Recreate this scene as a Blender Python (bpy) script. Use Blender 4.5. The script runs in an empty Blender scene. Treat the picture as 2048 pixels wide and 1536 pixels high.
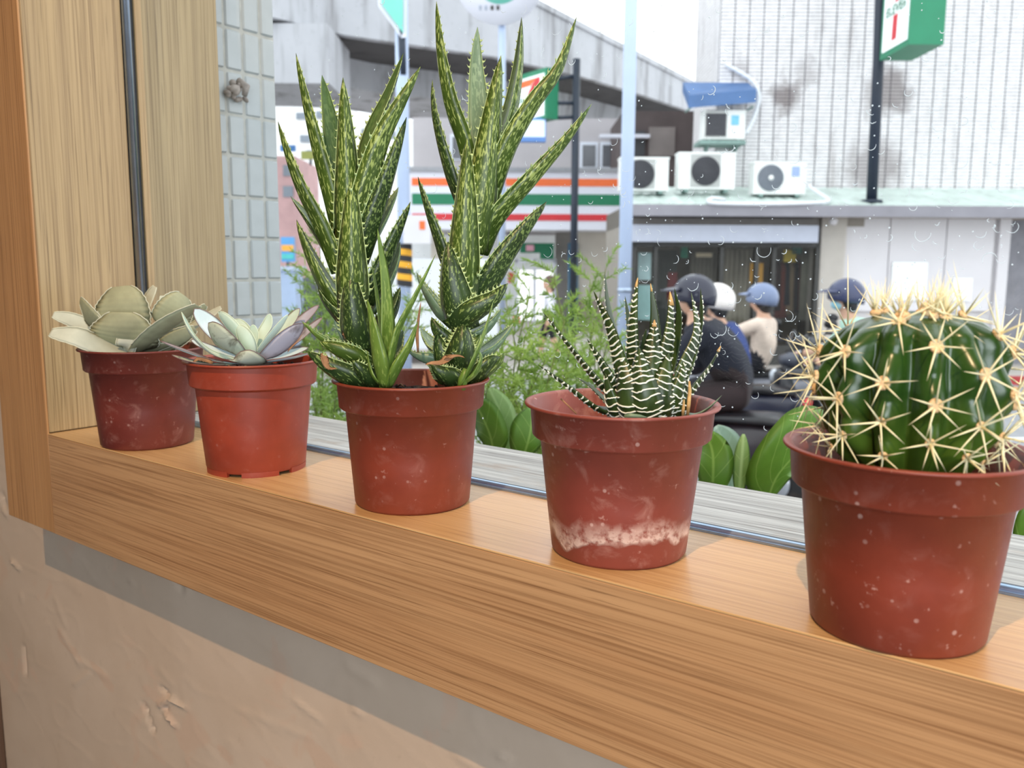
import bpy, bmesh, math, random
from mathutils import Vector, Matrix, noise
R_ = random.Random(7)
scene = bpy.context.scene
COL = scene.collection
PI = math.pi
# ------------------------------------------------------------------ camera
FPX = 1700.0
CAM = Vector((0.84521, -0.37042, 0.16347))
FW = Vector((-0.5994957, 0.78837062, -0.13811832)).normalized()
RT = Vector((0.79552541, 0.60589549, 0.00547454)).normalized()
UP = Vector((-0.08800123, 0.10659468, 0.9904006)).normalized()
cam = bpy.data.cameras.new('camera')
camo = bpy.data.objects.new('camera', cam)
COL.objects.link(camo)
camo.matrix_world = Matrix.Translation(CAM) @ Matrix((RT, UP, -FW)).transposed().to_4x4()
cam.sensor_width = 36.0
cam.lens = FPX / 2048 * 36
cam.clip_start = 0.02
cam.clip_end = 600
cam.dof.use_dof = True
cam.dof.focus_distance = 0.56
cam.dof.aperture_fstop = 13.0
scene.camera = camo
# ------------------------------------------------------------------ world, lamps, exposure
w = bpy.data.worlds.new('overcast_sky')
scene.world = w
w.use_nodes = True
bg = w.node_tree.nodes['Background']
bg.inputs[0].default_value = (0.93, 0.97, 1.0, 1)
bg.inputs[1].default_value = 2.3
def lamp(name, kind, loc, power, col, size=0.05, target=None, size_y=None):
    l = bpy.data.lights.new(name, kind)
    l.energy = power
    l.color = col
    if kind == 'AREA':
        l.size = size
        if size_y:
            l.shape = 'RECTANGLE'; l.size_y = size_y
    else:
        l.shadow_soft_size = size
    o = bpy.data.objects.new(name, l)
    COL.objects.link(o)
    o.location = loc
    if target is not None:
        o.rotation_euler = (Vector(target) - Vector(loc)).to_track_quat('-Z', 'Y').to_euler()
    return o
key = lamp('warm_spot_lamp', 'SPOT', (0.92, -1.25, 1.86), 165, (1.0, 0.66, 0.37), 0.018, (0.80, 0.0, -0.15))
key.data.spot_size = math.radians(88)
key.data.spot_blend = 1.0
lamp('added_cool_fill', 'AREA', (1.75, -1.3, 0.35), 34, (0.86, 0.93, 1.0), 1.0, (0.7, 0.0, -0.1), 1.1)  # added cool fill from the right; no window is built there
vs = scene.view_settings
vs.view_transform = 'Standard'
vs.look = 'None'
vs.exposure = 0.0
vs.gamma = 1.0
vs.use_curve_mapping = False
# ------------------------------------------------------------------ frames of reference
FH = Vector((FW.x, FW.y, 0)).normalized()
RH = Vector((FH.y, -FH.x, 0))
ZA = Vector((0, 0, 1))
GROUND = -1.49
def ray(px, py):
    return FW + RT * ((px - 1024) / FPX) + UP * ((768 - py) / FPX)
def at(px, py, v):                       # point seen at a pixel, v metres ahead of the viewer
    d = ray(px, py)
    return CAM + d * (v / d.dot(FH))
def on_plane(px, py, axis, val):
    d = ray(px, py)
    return CAM + d * ((val - CAM[axis]) / d[axis])
def st(u, v, z):                         # street frame: u along the far pavement, v across the street
    return Vector((CAM.x, CAM.y, 0)) + RH * u + FH * v + ZA * z
def uz(px, py, v):
    p = at(px, py, v)
    return (p - CAM).dot(RH), p.z
# ------------------------------------------------------------------ objects
MATS = {}
def thing(name, label, cat, loc=(0, 0, 0), rotz=0.0, group=None):
    o = bpy.data.objects.new(name, None)
    COL.objects.link(o)
    o.empty_display_size = 0.05
    o.location = loc
    o.rotation_euler = (0, 0, rotz)
    o['label'] = label
    o['category'] = cat
    if group:
        o['group'] = group
    MATS[o.name] = Matrix.Translation(Vector(loc)) @ Matrix.Rotation(rotz, 4, 'Z')
    return o
def tag(o, label=None, cat=None, group=None, kind=None):
    if label: o['label'] = label
    if cat: o['category'] = cat
    if group: o['group'] = group
    if kind: o['kind'] = kind
    return o
class MB:
    def __init__(s):
        s.v = []; s.f = []; s.m = []; s.uv = {}; s.sm = []
    def add(s, vs, fs, mi=0, smooth=True, uvs=None):
        b = len(s.v)
        s.v += [Vector(p) for p in vs]
        for k, f in enumerate(fs):
            if uvs is not None:
                s.uv[len(s.f)] = [uvs[i] for i in f]
            s.f.append([i + b for i in f])
            s.m.append(mi); s.sm.append(smooth)
        return s
    def hexa(s, a, mi=0):                # 8 corners: bottom loop 0-3, top loop 4-7
        return s.add(a, [(3, 2, 1, 0), (4, 5, 6, 7), (0, 1, 5, 4), (1, 2, 6, 5), (2, 3, 7, 6), (3, 0, 4, 7)], mi, False)
    def box(s, lo, hi, mi=0):
        x0, y0, z0 = lo; x1, y1, z1 = hi
        return s.hexa([(x0, y0, z0), (x1, y0, z0), (x1, y1, z0), (x0, y1, z0), (x0, y0, z1), (x1, y0, z1), (x1, y1, z1), (x0, y1, z1)], mi)
    def bbox(s, lo, hi, b=0.002, mi=0):  # box with chamfered edges
        x0, y0, z0 = lo; x1, y1, z1 = hi
        b = min(b, (x1 - x0) * .3, (y1 - y0) * .3, (z1 - z0) * .3)
        xs = (x0, x0 + b, x1 - b, x1); ys = (y0, y0 + b, y1 - b, y1); zs = (z0, z0 + b, z1 - b, z1)
        bm = bmesh.new()
        for X in (1, 2):
            for Y in (1, 2):
                for Z in (1, 2):
                    ox = 0 if X == 1 else 3; oy = 0 if Y == 1 else 3; oz = 0 if Z == 1 else 3
                    bm.verts.new((xs[ox], ys[Y], zs[Z])); bm.verts.new((xs[X], ys[oy], zs[Z])); bm.verts.new((xs[X], ys[Y], zs[oz]))
        bmesh.ops.convex_hull(bm, input=bm.verts)
        bmesh.ops.dissolve_limit(bm, angle_limit=0.02, verts=bm.verts, edges=bm.edges)
        bm.verts.index_update()
        s.add([v.co.copy() for v in bm.verts], [[v.index for v in f.verts] for f in bm.faces], mi, False)
        bm.free()
        return s
    def sbox(s, u0, u1, v0, v1, z0, z1, mi=0):
        return s.hexa([st(u0, v0, z0), st(u1, v0, z0), st(u1, v1, z0), st(u0, v1, z0), st(u0, v0, z1), st(u1, v0, z1), st(u1, v1, z1), st(u0, v1, z1)], mi)
    def pbox(s, px0, py0, px1, py1, v, d, mi=0):   # street box whose front, v metres off, spans this measured rectangle
        my = (py0 + py1) / 2; mx = (px0 + px1) / 2
        u0 = uz(px0, my, v)[0]; u1 = uz(px1, my, v)[0]
        z1 = uz(mx, py0, v)[1]; z0 = uz(mx, py1, v)[1]
        return s.sbox(u0, u1, v, v + d, z0, z1, mi)
    def tube(s, pts, rad, n=8, mi=0, cap=True, flat=None):
        pts = [Vector(p) for p in pts]
        if not isinstance(rad, (list, tuple)): rad = [rad] * len(pts)
        vs = []; fs = []
        prev = None
        for i, p in enumerate(pts):
            t = (pts[min(i + 1, len(pts) - 1)] - pts[max(i - 1, 0)])
            t = t.normalized() if t.length > 1e-9 else Vector((0, 0, 1))
            if prev is None:
                a = Vector((0, 0, 1)) if abs(t.z) < .9 else Vector((1, 0, 0))
                a = (a - t * a.dot(t)).normalized()
            else:
                a = prev - t * prev.dot(t)
                a = a.normalized() if a.length > 1e-6 else prev
            prev = a
            b = t.cross(a)
            for k in range(n):
                an = 2 * PI * k / n
                vs.append(p + (a * math.cos(an) + b * math.sin(an)) * rad[i])
        for i in range(len(pts) - 1):
            for k in range(n):
                fs.append((i * n + k, i * n + (k + 1) % n, (i + 1) * n + (k + 1) % n, (i + 1) * n + k))
        if cap:
            fs.append(tuple(range(n - 1, -1, -1)))
            fs.append(tuple((len(pts) - 1) * n + k for k in range(n)))
        return s.add(vs, fs, mi)
    def lathe(s, prof, n=48, c=(0, 0, 0), mi=0, closed=False, axis=None):
        c = Vector(c)
        if axis is None: A, B, Cc = Vector((1, 0, 0)), Vector((0, 1, 0)), Vector((0, 0, 1))
        else:
            Cc = Vector(axis).normalized()
            A = Cc.orthogonal().normalized(); B = Cc.cross(A)
        vs = []; fs = []
        for (r, z) in prof:
            for k in range(n):
                an = 2 * PI * k / n
                vs.append(c + A * (r * math.cos(an)) + B * (r * math.sin(an)) + Cc * z)
        m = len(prof)
        for i in range(m if closed else m - 1):
            j = (i + 1) % m
            for k in range(n):
                fs.append((i * n + k, i * n + (k + 1) % n, j * n + (k + 1) % n, j * n + k))
        if not closed:
            if prof[0][0] > 1e-6: fs.append(tuple(range(n - 1, -1, -1)))
            if prof[-1][0] > 1e-6: fs.append(tuple((m - 1) * n + k for k in range(n)))
        return s.add(vs, fs, mi)
    def ball(s, c, r, sx=1, sy=1, sz=1, mi=0, nu=14, nv=9, rot=None):
        c = Vector(c)
        vs = []; fs = []
        for i in range(nv + 1):
            th = PI * i / nv
            for k in range(nu):
                ph = 2 * PI * k / nu
                q = Vector((sx * r * math.sin(th) * math.cos(ph), sy * r * math.sin(th) * math.sin(ph), sz * r * math.cos(th)))
                vs.append(c + (rot @ q if rot else q))
        for i in range(nv):
            for k in range(nu):
                fs.append((i * nu + k, (i + 1) * nu + k, (i + 1) * nu + (k + 1) % nu, i * nu + (k + 1) % nu))
        return s.add(vs, fs, mi)
    def poly(s, pts, nrm, th, mi=0):     # extruded flat polygon
        pts = [Vector(p) for p in pts]; n = len(pts); nrm = Vector(nrm)
        back = [p - nrm * th for p in pts]
        fs = [tuple(range(n)), tuple(range(2 * n - 1, n - 1, -1))] + [(i, (i + n), ((i + 1) % n) + n, (i + 1) % n) for i in range(n)]
        return s.add(pts + back, fs, mi, False)
    def build(s, name, mats, parent=None, smooth=None, origin=None):
        if not isinstance(mats, (list, tuple)): mats = [mats]
        if parent is not None:
            root = parent
            while root.parent: root = root.parent
            Mi = MATS[root.name].inverted()
            vs = [Mi @ p for p in s.v]
            loc = Vector((0, 0, 0))
        else:
            if origin is None:
                n = len(s.v)
                loc = Vector((sum(p.x for p in s.v) / n, sum(p.y for p in s.v) / n, min(p.z for p in s.v)))
            else: loc = Vector(origin)
            vs = [p - loc for p in s.v]
        me = bpy.data.meshes.new(name)
        me.from_pydata([tuple(p) for p in vs], [], s.f)
        for m in mats: me.materials.append(m)
        me.polygons.foreach_set('material_index', s.m)
        me.polygons.foreach_set('use_smooth', s.sm if smooth is None else [smooth] * len(s.f))
        if s.uv:
            a = me.uv_layers.new(name='UVMap')
            for i, p in enumerate(me.polygons):
                if i in s.uv:
                    for k, li in enumerate(p.loop_indices):
                        a.data[li].uv = s.uv[i][k]
        if any(s.sm) and not all(s.sm) or smooth:
            try: me.set_sharp_from_angle(angle=0.7)
            except Exception: pass
        me.update()
        o = bpy.data.objects.new(name, me)
        COL.objects.link(o)
        if parent is not None:
            o.parent = parent
        else:
            o.location = loc
            MATS[o.name] = Matrix.Translation(loc)
        return o
# ------------------------------------------------------------------ materials
def srgb(r, g, b):
    f = lambda c: (c / 255) / 12.92 if c / 255 <= 0.04045 else ((c / 255 + 0.055) / 1.055) ** 2.4
    return (f(r), f(g), f(b), 1)
class NT:
    def __init__(s, name):
        s.mat = bpy.data.materials.new(name)
        s.mat.use_nodes = True
        s.t = s.mat.node_tree
        s.b = s.t.nodes['Principled BSDF']
        s.out = s.t.nodes['Material Output']
    def n(s, typ, **kw):
        x = s.t.nodes.new(typ)
        for k, v in kw.items():
            if k.startswith('i_'): x.inputs[k[2:].replace('_', ' ')].default_value = v
            else: setattr(x, k, v)
        return x
    def l(s, a, b): s.t.links.new(a, b)
    def noise(s, vec, scale, detail=4, rough=.55, dist=0):
        x = s.n('ShaderNodeTexNoise')
        x.inputs['Scale'].default_value = scale; x.inputs['Detail'].default_value = detail
        x.inputs['Roughness'].default_value = rough; x.inputs['Distortion'].default_value = dist
        if vec is not None: s.l(vec, x.inputs['Vector'])
        return x.outputs['Fac']
    def coord(s, kind='Object', scale=(1, 1, 1), rot=(0, 0, 0)):
        c = s.n('ShaderNodeTexCoord'); m = s.n('ShaderNodeMapping')
        m.inputs['Scale'].default_value = scale; m.inputs['Rotation'].default_value = rot
        s.l(c.outputs[kind], m.inputs['Vector'])
        return m.outputs['Vector']
    def ramp(s, fac, stops):
        r = s.n('ShaderNodeValToRGB')
        e = r.color_ramp.elements
        while len(e) < len(stops): e.new(0.5)
        for i, (p, c) in enumerate(stops):
            e[i].position = p
            e[i].color = c if len(c) == 4 else (*c, 1)
        s.l(fac, r.inputs['Fac'])
        return r.outputs['Color']
    def mask(s, fac, a, b):
        m = s.n('ShaderNodeMapRange'); m.clamp = True
        m.inputs['From Min'].default_value = a; m.inputs['From Max'].default_value = b
        s.l(fac, m.inputs['Value'])
        return m.outputs['Result']
    def mix(s, fac, a, b):
        m = s.n('ShaderNodeMix'); m.data_type = 'RGBA'
        for sock, val in ((m.inputs[0], fac), (m.inputs[6], a), (m.inputs[7], b)):
            if hasattr(val, 'default_value') or hasattr(val, 'is_linked'): s.l(val, sock)
            else: sock.default_value = val
        return m.outputs[2]
    def math(s, op, a, b=0.0):
        m = s.n('ShaderNodeMath'); m.operation = op
        for sock, val in ((m.inputs[0], a), (m.inputs[1], b)):
            if hasattr(val, 'is_linked'): s.l(val, sock)
            else: sock.default_value = val
        return m.outputs[0]
    def sep(s, vec):
        x = s.n('ShaderNodeSeparateXYZ'); s.l(vec, x.inputs[0]); return x.outputs
    def bump(s, h, strength=.3, dist=.001):
        b = s.n('ShaderNodeBump'); b.inputs['Strength'].default_value = strength; b.inputs['Distance'].default_value = dist
        s.l(h, b.inputs['Height']); s.l(b.outputs[0], s.b.inputs['Normal'])
    def done(s, col=None, rough=.5, metal=0, spec=None, coat=0, trans=0):
        if col is not None:
            if hasattr(col, 'is_linked'): s.l(col, s.b.inputs['Base Color'])
            else: s.b.inputs['Base Color'].default_value = col
        if hasattr(rough, 'is_linked'): s.l(rough, s.b.inputs['Roughness'])
        else: s.b.inputs['Roughness'].default_value = rough
        s.b.inputs['Metallic'].default_value = metal
        if spec is not None: s.b.inputs['Specular IOR Level'].default_value = spec
        if coat: s.b.inputs['Coat Weight'].default_value = coat; s.b.inputs['Coat Roughness'].default_value = .15
        return s.mat
def plain(name, c, rough=.5, var=.12, scale=8, metal=0, spec=None, bump=0, detail=4, coat=0):
    t = NT(name)
    v = t.coord('Object')
    f = t.noise(v, scale, detail)
    a = tuple(x * (1 - var) for x in c[:3]) + (1,); b = tuple(min(1, x * (1 + var)) for x in c[:3]) + (1,)
    if bump: t.bump(f, .5, bump)
    return t.done(t.ramp(f, [(.3, a), (.7, b)]), rough, metal, spec, coat)
def glow(name, c, s):
    t = NT(name)
    t.b.inputs['Emission Color'].default_value = c
    t.b.inputs['Emission Strength'].default_value = s
    return t.done(c, .6)
def oak(name, axis, c1, c2, c3, seed=0.0, rough=.42, coat=.15):
    t = NT(name)
    big = [30, 30, 30]; big[axis] = 1.1
    fine = [520, 520, 520]; fine[axis] = 4.0
    pore = [620, 620, 620]; pore[axis] = 14
    v = t.coord('Object', tuple(big)); v2 = t.coord('Object', tuple(fine)); v3 = t.coord('Object', tuple(pore))
    f1 = t.noise(v, 1.0, 3, .5, 1.2); f2 = t.noise(v2, 1.0, 3, .6); f3 = t.noise(v3, 1.0, 2, .5)
    wv = [130, 130, 130]; wv[axis] = 1.6
    f4 = t.noise(t.coord('Object', tuple(wv)), 1.0, 3, .6, .8)
    col = t.ramp(f1, [(.3, c1), (.7, c2)])
    col = t.mix(t.mask(f4, .46, .66), col, tuple(a * .72 + b * .28 for a, b in zip(c2, c3)))
    col = t.mix(t.math('MULTIPLY', t.mask(f2, .44, .70), .8), col, c3)
    col = t.mix(t.math('MULTIPLY', t.mask(f3, .62, .72), .5), col, tuple(x * .6 for x in c3[:3]) + (1,))
    t.bump(t.math('ADD', f2, f3), .10, .0006)
    return t.done(col, rough, 0, .4, coat)
OAK1 = srgb(172, 130, 90); OAK2 = srgb(190, 150, 108); OAK3 = srgb(122, 84, 52)
m_oak_x = oak('oak_long_grain', 0, OAK1, OAK2, OAK3)
m_oak_top = oak('oak_sill_top', 0, srgb(192, 154, 104), srgb(208, 172, 124), srgb(160, 120, 76), rough=.33, coat=.35)
m_oak_z = oak('oak_upright_grain', 2, srgb(176, 130, 84), srgb(190, 144, 96), srgb(132, 92, 56))
m_oak_j = oak('oak_jamb_grain', 2, srgb(164, 140, 100), srgb(178, 154, 114), srgb(120, 96, 64))
def weathered():
    t = NT('weathered_grey_wood')
    v = t.coord('Object', (5, 160, 160)); v2 = t.coord('Object', (9, 420, 420)); v3 = t.coord('Object', (22, 45, 45))
    f1 = t.noise(v, 1, 4, .6, .4); f2 = t.noise(v2, 1, 3, .6); f3 = t.noise(v3, 1, 4, .6)
    col = t.ramp(f1, [(.3, srgb(150, 146, 142)), (.7, srgb(204, 200, 194))])
    col = t.mix(t.mask(f3, .55, .75), col, srgb(168, 154, 142))
    col = t.mix(t.math('MULTIPLY', t.mask(f2, .52, .7), .7), col, srgb(96, 90, 84))
    t.bump(t.math('ADD', f1, f2), .5, .001)
    return t.done(col, .85)
m_weath = weathered()
def plaster():
    t = NT('beige_plaster')
    v = t.coord('Object')
    f1 = t.noise(v, 5, 4, .55, .3); f2 = t.noise(v, 60, 4, .6); f3 = t.noise(v, 16, 3, .5, 1.0)
    col = t.ramp(f1, [(.3, srgb(186, 166, 146)), (.7, srgb(198, 180, 162))])
    col = t.mix(t.mask(f3, .58, .64), col, srgb(194, 170, 150))
    col = t.mix(t.math('MULTIPLY', t.mask(f2, .62, .8), .35), col, srgb(160, 140, 120))
    t.bump(t.math('ADD', f2, f1), .25, .001)
    return t.done(col, .62, 0, .3)
m_plaster = plaster()
m_white = plain('white_ceiling_paint', srgb(232, 228, 220), .8, .03)
m_roomwall = plain('grey_wall_paint', srgb(170, 166, 160), .8, .05)
m_floor = plain('grey_floor_tile', srgb(112, 108, 104), .5, .15)
m_steel = plain('brushed_steel', srgb(170, 184, 204), .34, .08, 40, 1.0)
m_steelw = plain('pale_blue_steel_strip', srgb(160, 184, 214), .3, .1, 60, .75)
m_gasket = plain('dark_rubber_gasket', srgb(70, 74, 80), .6, .2, 60)
m_tile = plain('grey_glazed_tile', srgb(168, 174, 176), .35, .06, 30, 0, .5, .0002)
m_grout = plain('tile_grout', srgb(176, 176, 170), .9, .12, 90, 0, None, .0005)
m_mortar = plain('mortar_lump', srgb(150, 142, 136), .9, .25, 80, 0, None, .002)
# ================================================================== ROOM AND WINDOW
def struct(o):
    o['kind'] = 'structure'
    return o
YW = 0.05                                # plane of the plaster, just behind the face of the oak surround
XR = 2.42; ZT = 1.62                     # right and top ends of the opening
# plaster front wall: coarse slabs all round plus a finely modelled patch in view
def wall_relief():
    feats = []
    def q(px, py): return on_plane(px, py, 1, YW)
    for a, b, wd, h in (((288, 1408), (306, 1462), .0022, -.0024), ((318, 1410), (345, 1396), .0022, .0022), ((322, 1376), (338, 1392), .002, -.0022),
                        ((325, 1425), (350, 1452), .0025, .002), ((345, 1403), (372, 1415), .0016, .0016), ((322, 1432), (332, 1415), .002, -.002),
                        ((48, 1290), (52, 1348), .0012, -.002), ((24, 1122), (40, 1138), .0022, .002), ((110, 1195), (130, 1250), .004, .001),
                        ((120, 1260), (160, 1330), .004, .0012), ((155, 1320), (210, 1350), .003, .0012), ((150, 1370), (180, 1345), .002, .0014),
                        ((380, 1150), (372, 1182), .004, .0018), ((356, 1168), (366, 1178), .003, -.003), ((262, 1160), (270, 1172), .0015, .0012),
                        ((700, 1335), (748, 1362), .005, .002), ((712, 1418), (724, 1428), .003, .0022), ((1000, 1512), (1010, 1516), .0025, .0015),
                        ((914, 1510), (945, 1530), .004, .0016), ((480, 1420), (620, 1475), .003, .0008), ((590, 1400), (640, 1440), .002, .001),
                        ((4, 990), (10, 1010), .004, -.004), ((8, 1022), (14, 1030), .003, .003), ((44, 1190), (46, 1205), .002, .0012),
                        ((310, 1130), (322, 1150), .0014, .001), ((320, 1340), (345, 1370), .004, .0008)):
        feats.append((q(*a), q(*b), wd, h * (1.5 if wd < .0026 else .7)))
    nx, nz = 260, 150
    x0, x1, z0, z1 = -.52, .84, -.52, -.055
    mb = MB(); vs = []; fs = []
    for j in range(nz + 1):
        z = z0 + (z1 - z0) * j / nz
        for i in range(nx + 1):
            x = x0 + (x1 - x0) * i / nx
            h = noise.noise((x * 9, z * 9, 3)) * .0009 + noise.noise((x * 30, z * 22, 8)) * .00025
            rdg = noise.noise((x * 14 + 3, z * 26, 1))
            h += .0004 * max(0, 1 - abs(rdg) / .06)
            for a, b, wd, hh in feats:
                dx, dz = b.x - a.x, b.z - a.z
                t = max(0, min(1, ((x - a.x) * dx + (z - a.z) * dz) / (dx * dx + dz * dz)))
                d2 = (x - a.x - t * dx) ** 2 + (z - a.z - t * dz) ** 2
                if d2 < 9 * wd * wd: h += hh * math.exp(-d2 / (wd * wd))
            e = min(1, min(x - x0, x1 - x, z - z0, z1 - z) / .01)
            vs.append((x, YW - h * e, z))
    for j in range(nz):
        for i in range(nx):
            a = j * (nx + 1) + i
            fs.append((a, a + 1, a + nx + 2, a + nx + 1))
    mb.add(vs, fs)
    # remaining wall, with thickness; the patch above closes its recess
    for lo, hi in (((-2.2, YW, -1.42), (-.52, .20, 1.92)), ((-.52, YW, -.055), (-.03, .20, 1.92)), ((-.52, YW, -1.42), (3.2, .20, -.52)),
                   ((-.52, YW + .006, -.52), (.84, .20, -.055)), ((.84, YW, -.52), (3.2, .20, -.03)), ((XR + .01, YW, -.03), (3.2, .20, 1.92)), ((-.03, YW, ZT + .01), (XR + .01, .20, 1.92))):
        mb.box(lo, hi)
    return mb
wf = struct(wall_relief().build('wall_front', m_plaster, smooth=True, origin=(0, YW, -1.42)))
struct(MB().box((-2.2, -3.6, -1.46), (3.2, YW, -1.42)).build('floor', m_floor))
struct(MB().box((-2.2, -3.6, 1.92), (3.2, .20, 2.0)).build('ceiling', m_white))
struct(MB().box((-2.28, -3.6, -1.46), (-2.2, .20, 2.0)).build('wall_left', m_roomwall))
struct(MB().box((3.2, -3.6, -1.46), (3.28, .20, 2.0)).build('wall_right', m_roomwall))
struct(MB().box((-2.28, -3.68, -1.46), (3.28, -3.6, 2.0)).build('wall_back', m_roomwall))
d = on_plane(7, 1450, 1, YW)
struct(MB().bbox((d.x - .05, YW - .008, -1.42), (d.x + .002, YW, -.36)).build('trim_1', plain('dark_brown_trim', srgb(96, 72, 56), .6, .15)))
# the window: oak boards, steel channel, glass
win = thing('window_1', 'oak window surround with a deep sill and a fixed glass pane', 'window', (0, 0, 0))
del win['label']; del win['category']; win['kind'] = 'structure'
PW = .1018
b = MB(); b.bbox((-PW, 0, -.1), (-.0001, .0022, ZT + .1), .0006); b.box((-PW, .0022, -.1), (-.0222, YW + .03, ZT + .1)); b.build('front_post', m_oak_z, win)
MB().bbox((0.0002, 0, -.1), (XR, .014, -.0014), .0005).build('apron_board', m_oak_x, win)
b = MB(); b.bbox((0.0, .0001, -.0013), (XR, .1083, 0), .0006); b.box((0.0, .0142, -.024), (XR, .1083, -.0014)); b.build('sill_board', m_oak_top, win)
MB().bbox((-.022, .0024, .0004), (-.0002, .0978, ZT), .0008).build('jamb_board', m_oak_j, win)
MB().bbox((-.022, .1119, .0004), (0, .2066, ZT), .0008).build('outer_jamb_board', m_oak_j, win)
MB().bbox((XR, 0, -.1), (XR + .1, .2, ZT + .1), .0012).build('right_post', m_oak_z, win)
MB().bbox((0, 0, ZT), (XR, .2, ZT + .1), .0012).build('head_board', m_oak_x, win)
mb = MB()
mb.tube([(.0012, .1020, 0), (.0012, .1020, ZT)], .0042, 16)
mb.build('upright_steel_bead', m_steel, win)
MB().box((-.022, .098, 0), (-.0035, .1118, ZT)).build('upright_gasket', m_gasket, win)
mb = MB(); mb.bbox((0, .1084, -.02), (XR, .1172, .0016), .0006); mb.tube([(0, .1128, .0012), (XR, .1128, .0012)], .0028, 10)
mb.build('bottom_steel_bead', m_steelw, win)
MB().box((0, .1172, -.02), (XR, .1253, .0006)).build('rubber_gasket', m_gasket, win)
def glassmat():
    t = NT('clear_window_glass')
    tr = t.n('ShaderNodeBsdfTransparent'); gl = t.n('ShaderNodeBsdfGlossy'); fr = t.n('ShaderNodeFresnel'); mx = t.n('ShaderNodeMixShader')
    tr.inputs[0].default_value = (.965, .985, .98, 1); gl.inputs['Roughness'].default_value = .01; fr.inputs['IOR'].default_value = 1.32
    t.l(fr.outputs[0], mx.inputs[0]); t.l(tr.outputs[0], mx.inputs[1]); t.l(gl.outputs[0], mx.inputs[2]); t.l(mx.outputs[0], t.out.inputs[0])
    return t.mat
m_glass = glassmat()
YG = .1185
MB().add([(.0002, YG, .0), (XR, YG, .0), (XR, YG, ZT), (.0002, YG, ZT)], [(0, 1, 2, 3)], 0, False).build('glass_pane', m_glass, win)
# dried rain marks on the outside of the glass
def dropmat():
    t = NT('dried_rain_spot')
    tr = t.n('ShaderNodeBsdfTransparent'); df = t.n('ShaderNodeBsdfDiffuse'); tl = t.n('ShaderNodeBsdfTranslucent'); ad = t.n('ShaderNodeMixShader'); mx = t.n('ShaderNodeMixShader')
    df.inputs[0].default_value = (.9, .93, .95, 1); tl.inputs[0].default_value = (.9, .93, .95, 1)
    mx.inputs[0].default_value = .62
    t.l(df.outputs[0], ad.inputs[1]); t.l(tl.outputs[0], ad.inputs[2]); t.l(tr.outputs[0], mx.inputs[1]); t.l(ad.outputs[0], mx.inputs[2]); t.l(mx.outputs[0], t.out.inputs[0])
    return t.mat
rr = random.Random(21)
mb = MB()
for k in range(980):
    px = rr.uniform(600, 2046) if k % 3 else rr.uniform(1100, 2046)
    py = rr.uniform(0, 860) if k % 4 else rr.gauss(520, 120)
    p = on_plane(px, py, 1, YG + .0012)
    if p.x < .02 or p.z < .02 or p.z > .8: continue
    m_ = (p - CAM).length / FPX
    kind = rr.random()
    if kind < .62:
        r = rr.uniform(.7, 1.9) * m_
        mb.ball(p, r, 1, .4, 1, 0, 6, 4)
    else:
        r = rr.uniform(3, 9) * m_ if kind < .95 else rr.uniform(9, 14) * m_
        a0 = rr.uniform(2.6, 4.4) if rr.random() < .8 else rr.uniform(0, 6); span = rr.uniform(1.2, 4.0)
        pts = [p + Vector((math.cos(a0 + span * i / 9) * r, 0, math.sin(a0 + span * i / 9) * r * rr.uniform(.92, 1.08))) for i in range(10)]
        th = rr.uniform(.45, .95) * m_
        mb.tube(pts, [th * (.35 + .65 * math.sin(PI * (i + .5) / 10)) for i in range(10)], 4)
dr = mb.build('rain_spots', dropmat(), win)
dr['kind'] = 'stuff'
# weathered board outside the pane
struct(MB().bbox((-.03, .1255, -.030), (XR, .2268, -.0002), .0015).build('trim_2', m_weath))
# ------------------------------------------------------------------ tiled pillar outside the jamb
XT = -.03
pil = thing('tiled_pillar', 'pillar of small grey upright tiles just outside the oak jamb', 'pillar', (-.3, .30, GROUND))
MB().box((-.5, .2105, GROUND), (XT - .0022, .3055, 1.9)).build('mortar_bed', m_grout, pil)
zr = [.480, .431, .384, .335, .289, .241, .193, .144, .100, .052, .004, -.044]
for k in range(1, 12): zr.insert(0, zr[0] + .048)
yc = [.2105, .2225, .2365, .2605, .2850, .3065]
tm = {}
for i in range(len(zr) - 1):
    for j in range(1, len(yc) - 1):
        h = zr[i] - zr[i + 1]; wd = yc[j + 1] - yc[j]
        key = (round(h, 3), round(wd, 4))
        j1, j2 = R_.uniform(-.0004, .0004), R_.uniform(-.0005, .0005)
        if key not in tm:
            b = MB().bbox((XT - .006, yc[j] + .0016, zr[i + 1] + .0016), (XT, yc[j + 1] - .0016, zr[i] - .0016), .0018)
            o = b.build('tile', m_tile, pil)
            tm[key] = (o, yc[j], zr[i])
        else:
            s0, y0, z0 = tm[key]
            o = s0.copy(); COL.objects.link(o); o.parent = pil
            o.location = Vector((R_.uniform(-.0006, .0004), yc[j] - y0 + j1, zr[i] - z0 + j2))
c0 = on_plane(470, 182, 0, XT)
mb = MB()
for k in range(16):
    q = c0 + Vector((R_.uniform(.0, .008), R_.uniform(-.013, .010), R_.uniform(-.011, .010)))
    mb.ball(q, R_.uniform(.003, .0062), 1, R_.uniform(.6, 1.3), R_.uniform(.6, 1.3), 0, 7, 5, Matrix.Rotation(R_.uniform(0, 3), 3, 'X'))
mb.tube([c0 + Vector((.004, .002, .012)), c0 + Vector((.013, .006, .004)), c0 + Vector((.012, .004, -.006))], [.0035, .005, .003], 7)
mb.build('mortar_lump', m_mortar, pil)
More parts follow.
